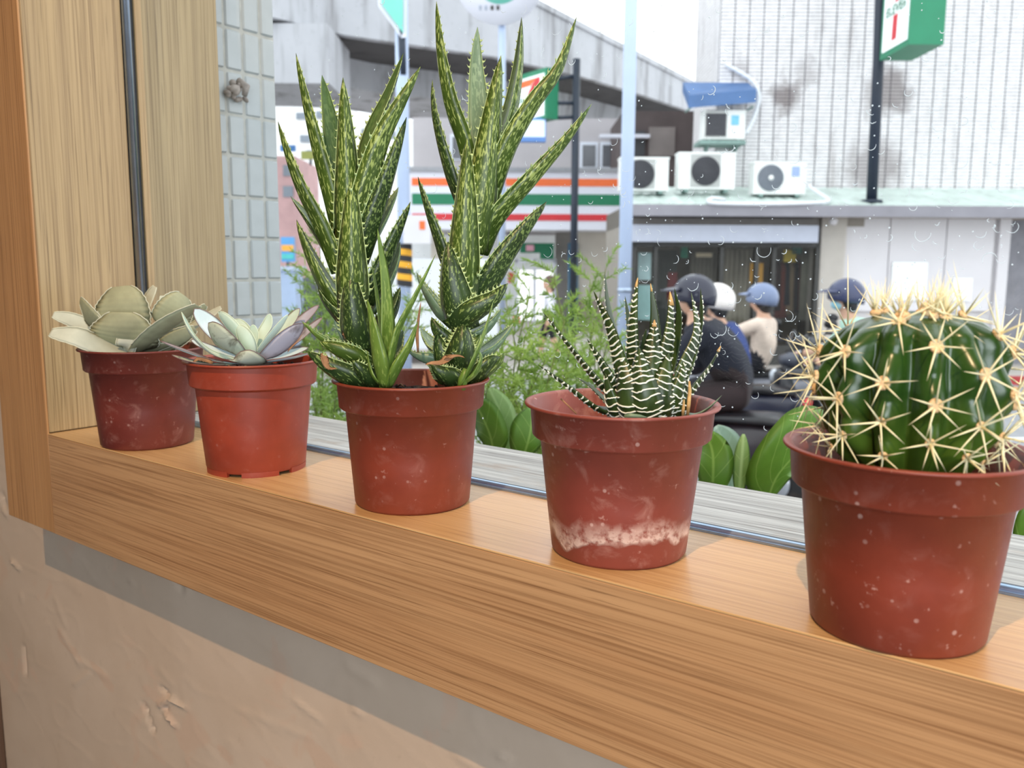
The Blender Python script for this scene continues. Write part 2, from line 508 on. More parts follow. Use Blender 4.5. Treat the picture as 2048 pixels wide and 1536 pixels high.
# ================================================================== POTS
def potmat(name, c, dusty=.25, crust=0, speck=.3, seed=0):
    t = NT(name)
    v = t.coord('Object'); sx = t.sep(v)
    f1 = t.noise(v, 30, 4, .6); f2 = t.noise(v, 160, 3, .7); f3 = t.noise(v, 420, 2, .5); f4 = t.noise(v, 55, 5, .65, .6)
    col = t.ramp(f1, [(.35, tuple(x * .86 for x in c[:3])), (.7, tuple(min(1, x * 1.1) for x in c[:3]))])
    dust = srgb(196, 150, 136)
    col = t.mix(t.math('MULTIPLY', t.mask(f4, .55, .78), dusty), col, dust)
    col = t.mix(t.math('MULTIPLY', t.mask(f2, .66, .74), speck), col, srgb(214, 170, 156))
    vo = t.n('ShaderNodeTexVoronoi'); vo.inputs['Scale'].default_value = 120; t.l(v, vo.inputs['Vector'])
    col = t.mix(t.math('MULTIPLY', t.mask(vo.outputs['Distance'], .16, .10), t.math('MULTIPLY', t.mask(f1, .5, .62), speck)), col, srgb(224, 190, 178))
    if crust:
        wob = t.noise(v, 24, 3, .6)
        z = t.math('ADD', sx[2], t.math('MULTIPLY', t.math('SUBTRACT', wob, .5), -.040))
        lo = t.mask(z, .010, .0125); hi = t.mask(z, .026, .0135)
        band = t.math('MULTIPLY', lo, hi)
        band = t.math('MULTIPLY', band, t.mask(f2, .34, .56))
        col = t.mix(t.math('MULTIPLY', band, crust), col, srgb(226, 196, 180))
        t.bump(band, .5, .0006)
    rg = t.n('ShaderNodeMapRange'); rg.inputs['To Min'].default_value = .34; rg.inputs['To Max'].default_value = .6
    t.l(f4, rg.inputs['Value'])
    return t.done(col, rg.outputs[0], 0, .5)
def soilmat():
    t = NT('dark_potting_soil')
    v = t.coord('Object'); f = t.noise(v, 300, 4, .7); f2 = t.noise(v, 90, 3)
    t.bump(f, 1.0, .003)
    return t.done(t.mix(t.mask(f, .6, .75), t.ramp(f2, [(.3, srgb(34, 24, 20)), (.7, srgb(60, 44, 36))]), srgb(120, 88, 66)), .95)
m_soil = soilmat()
def pot(root, c, rt, rb, h, mt, feet=False, soil=.8, seed=1, dry=0):
    x, y = c
    lipz = h * .775; tw = .0011
    rl = rt - .0042                      # lip outer radius under the turned edge
    rbody = rb + (rl - .0038 - rb) * .86
    z0 = .0025 if feet else 0
    prof = [(0, .004), (rb - .006, .004), (rb - .005, z0), (rb - .0015, z0), (rb, z0 + .002), (rb + (rbody - rb) * .5, lipz * .5), (rbody, lipz - .001), (rl - .0016, lipz), (rl - .0004, lipz + .0012),
            (rl + .0009, h - .0024), (rt - .0004, h - .0016), (rt, h - .0008), (rt - .0005, h), (rt - .0022, h + .0001), (rl - .0006, h - .0012), (rl - .0022, lipz + .002), (rbody - tw * 1.5, lipz - .002), (rb - .001, .006), (0, .006)]
    mb = MB(); mb.lathe(prof, 72, (x, y, 0))
    if feet:
        for k in range(6):
            a0 = k * PI / 3 + .12; a1 = a0 + .74
            N = 8; vs = []
            for i in range(N + 1):
                a = a0 + (a1 - a0) * i / N
                for (rr_, zz) in ((rb - .003, 0), (rb - .0002, 0), (rb + .0001, .0042), (rb - .003, .0042)):
                    vs.append((x + rr_ * math.cos(a), y + rr_ * math.sin(a), zz))
            fs = [(3, 2, 1, 0), (N * 4, N * 4 + 1, N * 4 + 2, N * 4 + 3)]
            for i in range(N):
                for q in range(4):
                    fs.append((i * 4 + q, i * 4 + (q + 1) % 4, (i + 1) * 4 + (q + 1) % 4, (i + 1) * 4 + q))
            mb.add(vs, fs, 0, False)
    p = mb.build('pot', mt, root)
    zs = h * soil; rs = rl - .0045
    vs = [(x, y, zs)]; fs = []
    nr, na = 14, 56
    for i in range(1, nr + 1):
        for k in range(na):
            a = 2 * PI * k / na; r = rs * i / nr
            hh = noise.noise((r * math.cos(a) * 180 + seed * 9, r * math.sin(a) * 180, 1)) * .0016 + noise.noise((r * math.cos(a) * 420, r * math.sin(a) * 420 + seed, 5)) * .0012
            vs.append((x + r * math.cos(a), y + r * math.sin(a), zs + hh * (0 if i == nr else 1)))
    for k in range(na): fs.append((0, 1 + k, 1 + (k + 1) % na))
    for i in range(nr - 1):
        for k in range(na):
            a = 1 + i * na + k; b = 1 + i * na + (k + 1) % na
            fs.append((a, a + na, b + na, b))
    sm = MB(); sm.add(vs, fs)
    rr = random.Random(seed)
    for k in range(70):                  # crumbs
        a = rr.uniform(0, 6.28); r = rs * math.sqrt(rr.random()) * .95
        sm.ball((x + r * math.cos(a), y + r * math.sin(a), zs + .001), rr.uniform(.0007, .002), 1, rr.uniform(.6, 1.4), .8, 0, 6, 4)
    sm.build('soil', m_soil, root)
    for k in range(dry):
        a = rr.uniform(0, 6.28); r = rs * .7 * math.sqrt(rr.random()); b = rr.uniform(0, 6.28); L = rr.uniform(.008, .018)
        q = Vector((x + r * math.cos(a), y + r * math.sin(a), zs + .0025))
        MB().tube([q, q + Vector((math.cos(b) * L * .5, math.sin(b) * L * .5, .002)), q + Vector((math.cos(b) * L, math.sin(b) * L, .001))], [.0006, .0008, .0003], 5).build('twig', m_dry, root)
    return p
m_dry = plain('dry_brown_leaf', srgb(150, 112, 80), .85, .35, 120, 0, None, .001)
# ------------------------------------------------------------------ leaves
def catmull(P, n):
    P = [Vector(p) for p in P]
    if len(P) == 2: P = [P[0], (P[0] + P[1]) / 2, P[1]]
    Q = [P[0] * 2 - P[1]] + P + [P[-1] * 2 - P[-2]]
    L = [0]
    for i in range(len(P) - 1): L.append(L[-1] + (P[i + 1] - P[i]).length)
    out = []
    for k in range(n + 1):
        d = L[-1] * k / n
        i = 0
        while i < len(P) - 2 and d > L[i + 1]: i += 1
        t = (d - L[i]) / max(1e-9, L[i + 1] - L[i])
        a, b, c, e = Q[i], Q[i + 1], Q[i + 2], Q[i + 3]
        out.append(((b * 2) + (c - a) * t + (a * 2 - b * 5 + c * 4 - e) * t * t + (b * 3 - a - c * 3 + e) * t ** 3) * .5)
    return out, L[-1]
class Leaf:
    # W(s) half width, nin = adaxial (upper face) direction, depth = how far the keel hangs below the edges, hollow = how much of that the upper face follows
    def __init__(s, P, W, nin, depth=.7, hollow=.3, n=18, k=5, pw=1.0, roll=0.0, wave=0):
        pts, L = catmull(P, n)
        s.L = L; s.n = n; s.k = k; s.rings = []; s.E = ([], []); s.N = []; s.S = []; s.T = []; s.c = pts; s.w = []
        s.verts = []; s.uv = []; s.faces = []; s.mi = []
        for i, c in enumerate(pts):
            t = (pts[min(n, i + 1)] - pts[max(0, i - 1)]).normalized()
            nn = nin(c, i / n) if callable(nin) else Vector(nin)
            nn = nn - t * nn.dot(t)
            nn = nn.normalized() if nn.length > 1e-6 else t.orthogonal().normalized()
            if roll:
                nn = Matrix.Rotation(roll, 3, t) @ nn
            S = t.cross(nn)
            wd = W(i / n); ring = []
            wv = wave * math.sin(i * .8) * wd
            for j in range(2 * k):
                outer = j <= k
                x = -1 + 2 * j / k if outer else 1 - 2 * (j - k) / k
                off = -(1 - abs(x) ** (1.6 * pw)) * depth * wd * (1 if outer else hollow)
                ring.append(c + S * (wd * x) + nn * (off + wv * x * x))
                s.uv.append((x * wd * 10, i / n * L * 10 + (0 if outer else 3.0)))
            s.verts += ring
            s.E[0].append(ring[0]); s.E[1].append(ring[k]); s.N.append(nn); s.S.append(S); s.T.append(t); s.w.append(wd)
        m = 2 * k
        for i in range(n):
            for j in range(m):
                s.faces.append((i * m + j, i * m + (j + 1) % m, (i + 1) * m + (j + 1) % m, (i + 1) * m + j))
                s.mi.append(0 if j < k else 1)
        s.faces.append(tuple(range(m - 1, -1, -1))); s.mi.append(0)
        s.faces.append(tuple(n * m + j for j in range(m))); s.mi.append(0)
    def mb(s):
        b = MB()
        for f, m in zip(s.faces, s.mi):
            pass
        base = len(b.v); b.v = [Vector(p) for p in s.verts]
        for k, f in enumerate(s.faces):
            b.f.append(list(f)); b.m.append(s.mi[k]); b.sm.append(True); b.uv[k] = [s.uv[i] for i in f]
        return b
    def outer_pt(s, i, x, lift=0.0, depth=.7, pw=1.0):   # point on the outer face
        wd = s.w[i]
        off = -(1 - abs(x) ** (1.6 * pw)) * depth * wd - lift
        return s.c[i] + s.S[i] * (wd * x) + s.N[i] * off
def leafmat(name, dark, mid, fleck, amount=.5, scale=(9, 1.6), rough=.38, tip=None, sss=.0):
    t = NT(name)
    uv = t.n('ShaderNodeTexCoord').outputs['UV']
    mp = t.n('ShaderNodeMapping'); mp.inputs['Scale'].default_value = (scale[0], scale[1], 1); t.l(uv, mp.inputs['Vector'])
    f = t.noise(mp.outputs[0], 3.0, 2, .5); g = t.noise(uv, 2.2, 3, .5)
    o = t.noise(t.coord('Object'), 60, 3)
    col = t.ramp(o, [(.3, dark), (.7, mid)])
    a = t.math('ADD', f, t.math('MULTIPLY', t.math('SUBTRACT', g, .5), .5))
    col = t.mix(t.math('MULTIPLY', t.mask(a, .53, .60), amount), col, fleck)
    if tip: col = t.mix(t.mask(g, .62, .75), col, tip)
    t.b.inputs['Subsurface Weight'].default_value = sss
    t.b.inputs['Subsurface Radius'].default_value = (.004, .006, .002)
    t.b.inputs['Subsurface Scale'].default_value = .5
    return t.done(col, rough, 0, .4)
m_aloe = leafmat('spotted_aloe_outer', srgb(58, 78, 28), srgb(74, 98, 36), srgb(160, 178, 102), .85, (34, 6.5))
m_aloe_dk = leafmat('dark_aloe_outer', srgb(38, 56, 26), srgb(50, 72, 32), srgb(128, 150, 84), .75, (32, 11))
m_aloe_in = leafmat('aloe_upper_face', srgb(56, 82, 40), srgb(76, 104, 50), srgb(120, 146, 86), .3, (22, 7))
m_aloe_grey = leafmat('grey_aloe_face', srgb(92, 116, 92), srgb(118, 142, 112), srgb(160, 182, 146), .5, (22, 7))
m_pup = leafmat('pale_plantlet_leaf', srgb(84, 112, 42), srgb(104, 132, 56), srgb(160, 180, 96), .5, (24, 5))
m_tooth = plain('pale_leaf_teeth', srgb(176, 196, 134), .5, .12, 300)
m_zebra = leafmat('zebra_leaf_green', srgb(36, 52, 26), srgb(56, 76, 34), srgb(70, 92, 44), .3, rough=.35)
m_zband = plain('white_leaf_bands', srgb(236, 240, 226), .5, .06, 200)
def aloe_w(w0, base=.8, p=.75):
    return lambda s: w0 * ((base + (1 - base) * min(1, s / .3)) * max(0.0, 1 - s ** 1.35) ** p + .012)
def teeth(lf, i0, i1, size, every=1, sides=(0, 1), rr=R_):
    b = MB()
    n = lf.n
    for sd in sides:
        sg = -1 if sd == 0 else 1
        E = lf.E[sd]
        b.tube([E[i] for i in range(i0, n)], [max(.00008, .00042 * (1 - .7 * i / n)) for i in range(i0, n)], 5, 0, True)
        for i in range(i0, i1, every):
            for h in (0.0, .5) if every == 1 and False else (rr.uniform(.1, .7),):
                p = E[i].lerp(E[min(i + 1, n)], h)
                t = lf.T[i]; d = (lf.S[i] * sg * .85 + lf.N[i] * .35 + t * .25).normalized()
                L = size * rr.uniform(.75, 1.2) * (1 - .45 * i / n)
                q = p + d * L * .55
                tip = p + d * L * .85 + t * L * .5
                wv = L * .42
                vs = [p - t * wv, p + lf.N[i] * L * .14, p + t * wv * .9, p - lf.N[i] * L * .14,
                      q - t * L * .12, q + lf.N[i] * L * .08, q + t * L * .16, q - lf.N[i] * L * .08, tip]
                b.add(vs, [(0, 1, 5, 4), (1, 2, 6, 5), (2, 3, 7, 6), (3, 0, 4, 7), (4, 5, 8), (5, 6, 8), (6, 7, 8), (7, 4, 8)])
    return b
# ================================================================== THE FIVE POTTED PLANTS
V1, V2, V3, V4, V5 = .770, .676, .580, .480, .375
def cvec(r, f, z): return (RH * r + FH * f + ZA * z).normalized()
def pl(v, pts): return [at(x, y, v + d / 100) for x, y, d in pts]
# ---------- pot 3: two-stemmed spotted aloe
r3 = thing('potted_aloe', 'tall two-stemmed spotted aloe with toothed leaves in a rust red pot', 'potted plant', (.439, .0494, 0))
pot(r3, (.439, .0494), .054, .0399, .0865, potmat('rust_red_plastic', srgb(128, 54, 36), .18, 0, .28), soil=.86, seed=3, dry=2)
def aloe_leaf(v, pts, w, axis, mats=None, depth=.85, hollow=.15, ts=1.0, n=17, base=.8, p=.75, tooth=True, up=.25):
    P = pl(v, pts)
    tipp = P[-1] * .7 + P[len(P) // 2] * .3
    a0, a1 = axis
    t = max(0, min(1, (tipp - a0).dot(a1 - a0) / (a1 - a0).length_squared))
    rad = tipp - (a0 + (a1 - a0) * t); rad.z *= .3
    if rad.length < .002: rad = -FH
    nin = -rad.normalized() + ZA * up
    hw = w * (.57 + .31 * min(1, abs(rad.normalized().dot(RH)) * 1.15)) * v / FPX
    lf = Leaf(P, aloe_w(hw, base, p), nin, depth, hollow, n, 5)
    o = lf.mb().build('leaf', mats or [m_aloe, m_aloe_in], r3)
    if tooth:
        teeth(lf, 3, n - 1, .0042 * ts).build('teeth', m_tooth, o)['kind'] = 'stuff'
    return o
LA = (at(742, 750, V3), at(692, 250, V3)); RA = (at(912, 745, V3 + .012), at(970, 200, V3 + .012))
DK = [m_aloe_dk, m_aloe_in]; GR = [m_aloe, m_aloe_grey]; GG = [m_aloe_grey, m_aloe_grey]
left_leaves = [
 ([(694, 470, .3), (674, 380, .1), (647, 290, -.2), (621, 205, -.5), (592, 106, -.8)], 50, None),
 ([(694, 380, 1.2), (672, 300, 1.8), (657, 220, 2.2), (644, 150, 2.4)], 38, DK),
 ([(698, 520, -.6), (696, 400, -1.2), (692, 280, -1.5), (686, 155, -1.5)], 52, None),
 ([(712, 360, .8), (738, 265, 1.8), (775, 185, 2.4), (807, 106, 2.8)], 36, DK),
 ([(704, 470, -.3), (722, 380, -.8), (755, 280, -1.1), (800, 200, -1.2), (841, 133, -1.2)], 50, None),
 ([(710, 520, .2), (738, 430, -.2), (780, 320, -.6), (813, 234, -.8)], 48, DK),
 ([(690, 540, .2), (660, 455, -.2), (612, 370, -.7), (580, 300, -.9), (556, 242, -1.0)], 50, None),
 ([(708, 640, -1.0), (704, 540, -1.7), (703, 440, -1.9), (703, 345, -1.7)], 58, None),
 ([(720, 690, -1.2), (712, 650, -1.9), (704, 590, -2.2), (702, 533, -1.9)], 62, DK),
 ([(690, 540, .6), (655, 480, .9), (615, 430, 1.0), (581, 392, 1.0)], 34, DK),
 ([(694, 610, .2), (660, 560, .0), (622, 495, -.2), (593, 439, -.3)], 46, None),
 ([(712, 640, .3), (680, 615, .2), (655, 595, .1), (636, 574, 0)], 44, DK),
 ([(722, 600, .4), (748, 540, .3), (785, 465, .0), (821, 403, -.2)], 50, DK),
 ([(716, 500, 1.2), (752, 450, 1.9), (780, 405, 2.2), (797, 374, 2.4)], 34, GG),
 ([(735, 620, 1.0), (770, 560, 1.5), (790, 520, 1.7), (800, 483, 1.8)], 34, GG),
 ([(742, 660, .8), (772, 625, 1.0), (788, 600, 1.0), (800, 574, 1.0)], 42, DK),
 ([(730, 700, -.4), (690, 690, -.9), (645, 672, -1.3), (603, 642, -1.6)], 26, [m_pup, m_aloe_in]),
 ([(742, 712, -.6), (710, 704, -1.4), (672, 694, -1.9), (639, 685, -2.1)], 48, None),
 ([(745, 752, -.8), (708, 745, -1.8), (660, 728, -2.4), (613, 702, -2.6)], 54, DK),
 ([(745, 735, .8), (720, 700, 1.8), (690, 668, 2.4), (668, 640, 2.8)], 40, GR),
 ([(752, 750, .2), (775, 735, -.4), (800, 712, -.7), (818, 690, -.8)], 44, DK), ([(750, 745, 1.0), (775, 715, 1.6), (795, 690, 1.9), (806, 660, 2.0)], 40, GR),
 ([(750, 760, -1.2), (738, 752, -2.2), (722, 738, -2.9), (705, 720, -3.3)], 52, DK)]
for pts, wd, ms in left_leaves: aloe_leaf(V3, pts, wd, LA, ms)
right_leaves = [
 ([(950, 330, .2), (934, 265, .0), (910, 200, -.3), (889, 110, -.6), (873, 2, -.8)], 42, None),
 ([(962, 300, 1.4), (958, 220, 2.0), (953, 130, 2.4), (955, 54, 2.5)], 40, GR),
 ([(948, 500, -.8), (964, 380, -1.6), (983, 240, -1.9), (1002, 111, -1.8)], 54, None),
 ([(968, 330, .6), (1006, 240, .8), (1030, 140, .8), (1043, 34, .6)], 42, None),
 ([(958, 430, -.2), (1000, 300, -.9), (1058, 205, -1.2), (1110, 140, -1.2), (1153, 34, -1.1)], 48, None),
 ([(940, 420, .5), (915, 350, .3), (888, 270, .0), (872, 210, -.1), (865, 159, -.2)], 40, DK),
 ([(952, 500, .1), (985, 425, -.5), (1060, 345, -.9), (1128, 275, -1.0), (1183, 208, -1.0)], 48, None),
 ([(918, 560, .4), (890, 480, .1), (858, 405, -.2), (836, 353, -.3)], 40, DK),
 ([(945, 590, .0), (985, 520, -.5), (1045, 450, -.8), (1093, 403, -.9)], 62, DK),
 ([(924, 610, -1.0), (928, 500, -1.9), (932, 380, -2.2), (934, 277, -2.1)], 56, None),
 ([(926, 650, -1.4), (914, 600, -2.2), (902, 540, -2.5), (896, 483, -2.4)], 62, DK),
 ([(918, 640, .3), (885, 610, .1), (856, 575, -.1), (833, 544, -.2)], 42, GG),
 ([(908, 640, -1.2), (940, 622, -2.2), (985, 597, -2.5), (1016, 567, -2.3)], 50, DK),
 ([(925, 668, .2), (958, 655, .1), (985, 636, 0), (1003, 616, 0)], 36, GG),
 ([(916, 690, -.5), (892, 672, -1.2), (874, 655, -1.5), (863, 634, -1.6)], 42, DK),
 ([(905, 722, -.3), (875, 716, -1.0), (842, 710, -1.3), (814, 701, -1.5)], 34, GG),
 ([(945, 710, .5), (978, 690, .8), (1005, 668, .9), (1026, 647, 1.0)], 34, GG),
 ([(930, 745, -.2), (965, 733, -.8), (992, 720, -1.1), (1010, 705, -1.2)], 46, None),
 ([(905, 705, .6), (876, 692, 1.0), (856, 676, 1.2), (841, 655, 1.3)], 36, GG),
 ([(925, 715, -1.2), (918, 716, -2.2), (910, 712, -2.9), (902, 704, -3.3)], 52, DK),
 ([(920, 740, -.5), (930, 715, -1.4), (945, 690, -1.8), (962, 668, -1.8)], 46, None), ([(910, 745, -.8), (890, 715, -1.6), (880, 690, -1.9), (873, 665, -1.9)], 50, DK), ([(935, 752, -.6), (955, 735, -1.4), (978, 722, -1.7), (1000, 714, -1.6)], 46, DK), ([(918, 735, -1.6), (922, 700, -2.5), (925, 672, -2.6), (926, 640, -2.3)], 60, DK),
 ([(895, 750, .4), (880, 735, 1.2), (868, 716, 1.6), (862, 694, 1.8)], 44, GR),
 ([(915, 752, -1.2), (900, 750, -2.2), (880, 742, -2.8), (862, 728, -3.1)], 50, DK)]
for pts, wd, ms in right_leaves: aloe_leaf(V3 + .012, pts, wd, RA, ms)
MB().tube(pl(V3, [(748, 790, 0), (735, 680, 0), (712, 560, 0), (702, 440, 0), (698, 360, 0)]), [.0062, .006, .0055, .005, .003], 12).build('stem', m_aloe_dk, r3)
MB().tube(pl(V3, [(905, 790, 1.2), (916, 690, 1.2), (932, 560, 1.2), (948, 420, 1.2), (958, 330, 1.2)]), [.0062, .006, .0055, .005, .003], 12).build('stem', m_aloe_dk, r3)
PA = (at(772, 770, V3 - .03), at(772, 520, V3 - .03))
for pts, wd in (([(770, 772, -3.4), (776, 680, -3.4), (772, 570, -3.0), (755, 457, -2.4)], 27), ([(774, 770, -3.4), (790, 670, -3.6), (830, 590, -3.6), (872, 507, -3.5)], 26),
                ([(768, 770, -3.3), (768, 690, -3.2), (756, 600, -2.9), (742, 517, -2.6)], 18), ([(778, 772, -3.5), (795, 730, -3.9), (818, 690, -4.0), (836, 642, -4.0)], 28),
                ([(768, 772, -3.6), (760, 720, -4.1), (748, 660, -4.2), (734, 598, -4.1)], 34), ([(766, 772, -3.2), (748, 750, -3.4), (738, 722, -3.4), (735, 700, -3.3)], 18)):
    aloe_leaf(V3, pts, wd, PA, [m_pup, m_pup], .45, .3, .45, base=.55, tooth=False)
MB().tube(pl(V3, [(767, 782, -3.4), (770, 755, -3.45), (773, 722, -3.5)]), [.0034, .0036, .003], 10).build('plantlet_sheath', m_pup, r3)
PB = (at(925, 770, V3 - .03), at(925, 520, V3 - .03))
for pts, wd in (([(922, 768, -3.2), (945, 715, -3.4), (968, 660, -3.3), (987, 600, -3.0)], 28), ([(924, 768, -3.1), (950, 745, -3.4), (962, 715, -3.5), (952, 695, -3.4)], 18)):
    aloe_leaf(V3, pts, wd, PB, [m_pup, m_pup], .45, .3, .45, base=.6, tooth=False)
MB().tube(pl(V3, [(922, 778, -3.2), (926, 760, -3.25), (934, 738, -3.3)]), [.003, .0033, .0026], 10).build('plantlet_sheath', m_pup, r3)
for pts, wd in (([(905, 712, -3.4), (888, 722, -3.8), (868, 724, -3.9), (850, 730, -3.8)], 20), ([(645, 706, -3.0), (650, 722, -3.2), (660, 736, -3.3), (674, 738, -3.3)], 18), ([(836, 705, -1.4), (834, 670, -1.4), (838, 630, -1.4), (842, 602, -1.4)], 8),
                ([(888, 718, -3.6), (902, 712, -3.9), (915, 710, -3.9), (930, 716, -3.8)], 12), ([(700, 690, -1.6), (690, 668, -1.9), (694, 655, -2.0), (712, 672, -2.0)], 16)):
    Leaf(pl(V3, pts), aloe_w(wd / 2 * V3 / FPX, .5, .6), cvec(.2, -.5, .8), .3, .6, 10, 4, wave=.5).mb().build('dry_leaf', m_dry, r3)
# ---------- pot 1: grey-green scalloped succulent
r1 = thing('potted_kalanchoe', 'grey-green succulent with thick scalloped leaves in a dark maroon pot by the jamb', 'potted plant', (.1117, .0394, 0))
pot(r1, (.1117, .0394), .0548, .0400, .0885, potmat('dark_maroon_plastic', srgb(106, 44, 36), .30, 0, .3, 2), soil=.9, seed=5, dry=1)
m_kal = plain('grey_green_velvet_leaf', srgb(178, 182, 166), .75, .10, 60)
m_kalu = plain('olive_leaf_underside', srgb(150, 152, 122), .7, .14, 60)
m_kalp = plain('pale_leaf_margin', srgb(200, 202, 180), .7, .08, 200)
def paddle(hw, base=.16, e=.62, sc=.05, ns=9.0):
    def W(s):
        b = (max(0, math.sin(PI * min(1, (s * .93 + .035)) ** .8))) ** e
        ww = max(base * (1 - s), b)
        return hw * max(.02, ww * (1 + (sc * abs(math.sin(s * PI * ns)) - sc if s > .3 else 0)))
    return W
KX = lambda X: 80 + X / 3.4133; KY = lambda Y: 540 + Y / 3.4133
def kl(pts, wd, nin, ms=None, depth=.14, hollow=-.15, sc=.045, wave=0, e=.42):
    P = pl(V1, [(KX(a), KY(b), c) for a, b, c in pts])
    hw = wd / 3.4133 / 2 * V1 / FPX
    lf = Leaf(P, paddle(hw, .16, e, sc), nin, depth, hollow, 40, 6, 1.2, wave=wave)
    o = lf.mb().build('leaf', ms or [m_kalu, m_kal], r1)
    b = MB()
    for sd in (0, 1): b.tube([lf.E[sd][i] for i in range(8, 41)], .00045, 5)
    b.build('leaf_margin', m_kalp, o)
kl([(572, 430, .4), (564, 330, .1), (558, 230, .1), (556, 112, .5)], 400, cvec(.05, .85, .25), e=.42)
kl([(590, 530, .2), (578, 460, -1.0), (566, 380, -1.7), (556, 288, -1.9)], 450, cvec(.0, .6, .8), e=.42)
kl([(440, 430, 1.0), (380, 360, .6), (320, 290, .6), (275, 212, 1.2)], 210, cvec(.45, .8, .4))
kl([(420, 400, 2.2), (300, 370, 2.0), (190, 330, 1.7), (88, 305, 1.4)], 120, cvec(.1, -.75, .65), [m_kal, m_kal])
kl([(640, 560, .0), (430, 520, -2.0), (240, 450, -3.2), (70, 425, -3.4)], 190, cvec(.1, -.62, .78), [m_kal, m_kal])
kl([(690, 330, 2.0), (715, 250, 2.6), (745, 180, 3.0), (784, 112, 3.2)], 120, cvec(-.5, -.8, .3), [m_kal, m_kal])
kl([(850, 330, 2.6), (848, 270, 2.8), (846, 220, 3.0), (835, 175, 3.2)], 70, cvec(.5, -.8, .3), [m_kal, m_kal])
kl([(860, 380, .8), (900, 310, .7), (940, 250, .8), (985, 176, 1.4)], 270, cvec(-.35, .75, .45))
kl([(650, 560, .2), (760, 450, -1.2), (890, 350, -1.8), (1080, 240, -2.0)], 210, cvec(-.62, .35, .62), [m_kalu, m_kal], .3, .5)
kl([(800, 540, 1.0), (890, 490, .8), (980, 440, .8), (1060, 400, 1.0)], 150, cvec(-.2, .8, .5), [m_kalu, m_kalu])
kl([(900, 420, 3.4), (1000, 350, 4.2), (1080, 290, 4.6), (1132, 240, 4.9)], 110, cvec(-.3, .6, .7))
kl([(960, 430, 3.6), (1080, 360, 4.2), (1170, 300, 4.6), (1236, 256, 4.8)], 90, cvec(-.1, -.6, .8), [m_kal, m_kal])
kl([(620, 450, 1.6), (680, 380, 1.4), (740, 310, 1.5), (800, 285, 1.7)], 110, cvec(-.2, .3, .9))
kl([(600, 560, -.6), (590, 520, -1.2), (580, 480, -1.4), (570, 430, -1.2)], 130, cvec(.1, -.8, .5), [m_kal, m_kal])
kl([(560, 420, .8), (480, 370, .3), (440, 320, .2), (410, 275, .3)], 100, cvec(.3, -.3, .9), [m_kal, m_kal])
kl([(700, 560, 1.2), (760, 540, .6), (830, 520, .4), (890, 512, .4)], 90, cvec(.0, .6, .8), [m_kalu, m_kalu])
b = MB(); b.tube(pl(V1, [(KX(615), KY(640), 0), (KX(612), KY(560), 0), (KX(600), KY(470), 0), (KX(585), KY(380), .4)]), [.0042, .004, .0035, .002], 10)
b.build('stem', plain('purplish_succulent_stem', srgb(150, 132, 120), .7, .15, 90), r1)
# ---------- pot 2: pale blue rosette succulent
r2 = thing('potted_echeveria', 'pale blue-green rosette succulent with pointed leaves in a bright orange-red pot', 'potted plant', (.2708, .0424, 0))
pot(r2, (.2708, .0424), .0536, .0389, .0885, potmat('bright_orange_red_plastic', srgb(146, 58, 38), .08, 0, .1, 4), feet=True, soil=.9, seed=9, dry=1)
def echmat(name, a, b, blot, amt):
    t = NT(name); v = t.coord('Object')
    f = t.noise(v, 45, 4, .6, .5); g = t.noise(v, 20, 2)
    col = t.ramp(g, [(.3, a), (.7, b)])
    col = t.mix(t.math('MULTIPLY', t.mask(f, .54, .64), amt), col, blot)
    return t.done(col, .6, 0, .3)
m_ech = echmat('pale_glaucous_leaf', srgb(186, 204, 186), srgb(202, 220, 206), srgb(160, 176, 160), .2)
m_echb = echmat('pale_blue_leaf', srgb(188, 210, 218), srgb(204, 224, 230), srgb(160, 176, 186), .25)
m_echp = echmat('purple_grey_leaf', srgb(166, 162, 176), srgb(184, 184, 196), srgb(96, 84, 84), .7)
m_echd = echmat('blotched_grey_leaf', srgb(172, 182, 164), srgb(190, 202, 186), srgb(84, 82, 66), .95)
m_eche = plain('brownish_leaf_edge', srgb(128, 104, 104), .6, .2, 150)
m_echg = plain('pale_green_leaf_edge', srgb(214, 226, 200), .6, .08, 150)
def spat(hw, base=.34, pt=.5):
    def W(s):
        if s < .62: return hw * (base + (1 - base) * math.sin(s / .62 * PI / 2) ** 1.2)
        q = (s - .62) / .38
        return hw * max(.015, (1 - q ** 2) ** pt)
    return W
def el(pts, wd, nin, m1, m2=None, depth=.28, hollow=.55, dark=True, pt=.6):
    P = pl(V2, [(KX(a), KY(b), c) for a, b, c in pts])
    hw = wd / 3.4133 / 2 * V2 / FPX
    lf = Leaf(P, spat(hw, .36, pt), nin, depth, hollow, 22, 6)
    o = lf.mb().build('leaf', [m1, m2 or m1], r2)
    e = MB()
    for sd in (0, 1): e.tube([lf.E[sd][i] for i in range(5, 23)], .00030, 5)
    e.build('leaf_edge', m_eche if dark else m_echg, o)
el([(1370, 620, -.6), (1180, 560, -2.0), (1050, 440, -2.6), (966, 288, -2.4)], 150, cvec(.55, .2, .5), m_ech, m_ech, dark=False)
el([(1400, 610, -1.2), (1330, 545, -2.5), (1240, 460, -3.1), (1150, 362, -3.1)], 215, cvec(.35, .75, .5), m_echd, m_ech)
el([(1400, 580, .5), (1270, 480, .6), (1160, 370, .6), (1055, 265, .6)], 150, cvec(.35, -.6, .6), m_echb, m_echb)
el([(1430, 590, -.2), (1380, 480, -.6), (1310, 380, -.8), (1218, 286, -.7)], 150, cvec(.4, .7, .5), m_ech, dark=False)
el([(1440, 560, .8), (1420, 470, 1.2), (1380, 400, 1.5), (1336, 335, 1.7)], 100, cvec(.25, -.9, .3), m_ech, dark=False)
el([(1450, 610, -.9), (1435, 530, -1.3), (1395, 450, -1.4), (1345, 382, -1.2)], 130, cvec(.2, .9, .3), m_ech, dark=False)
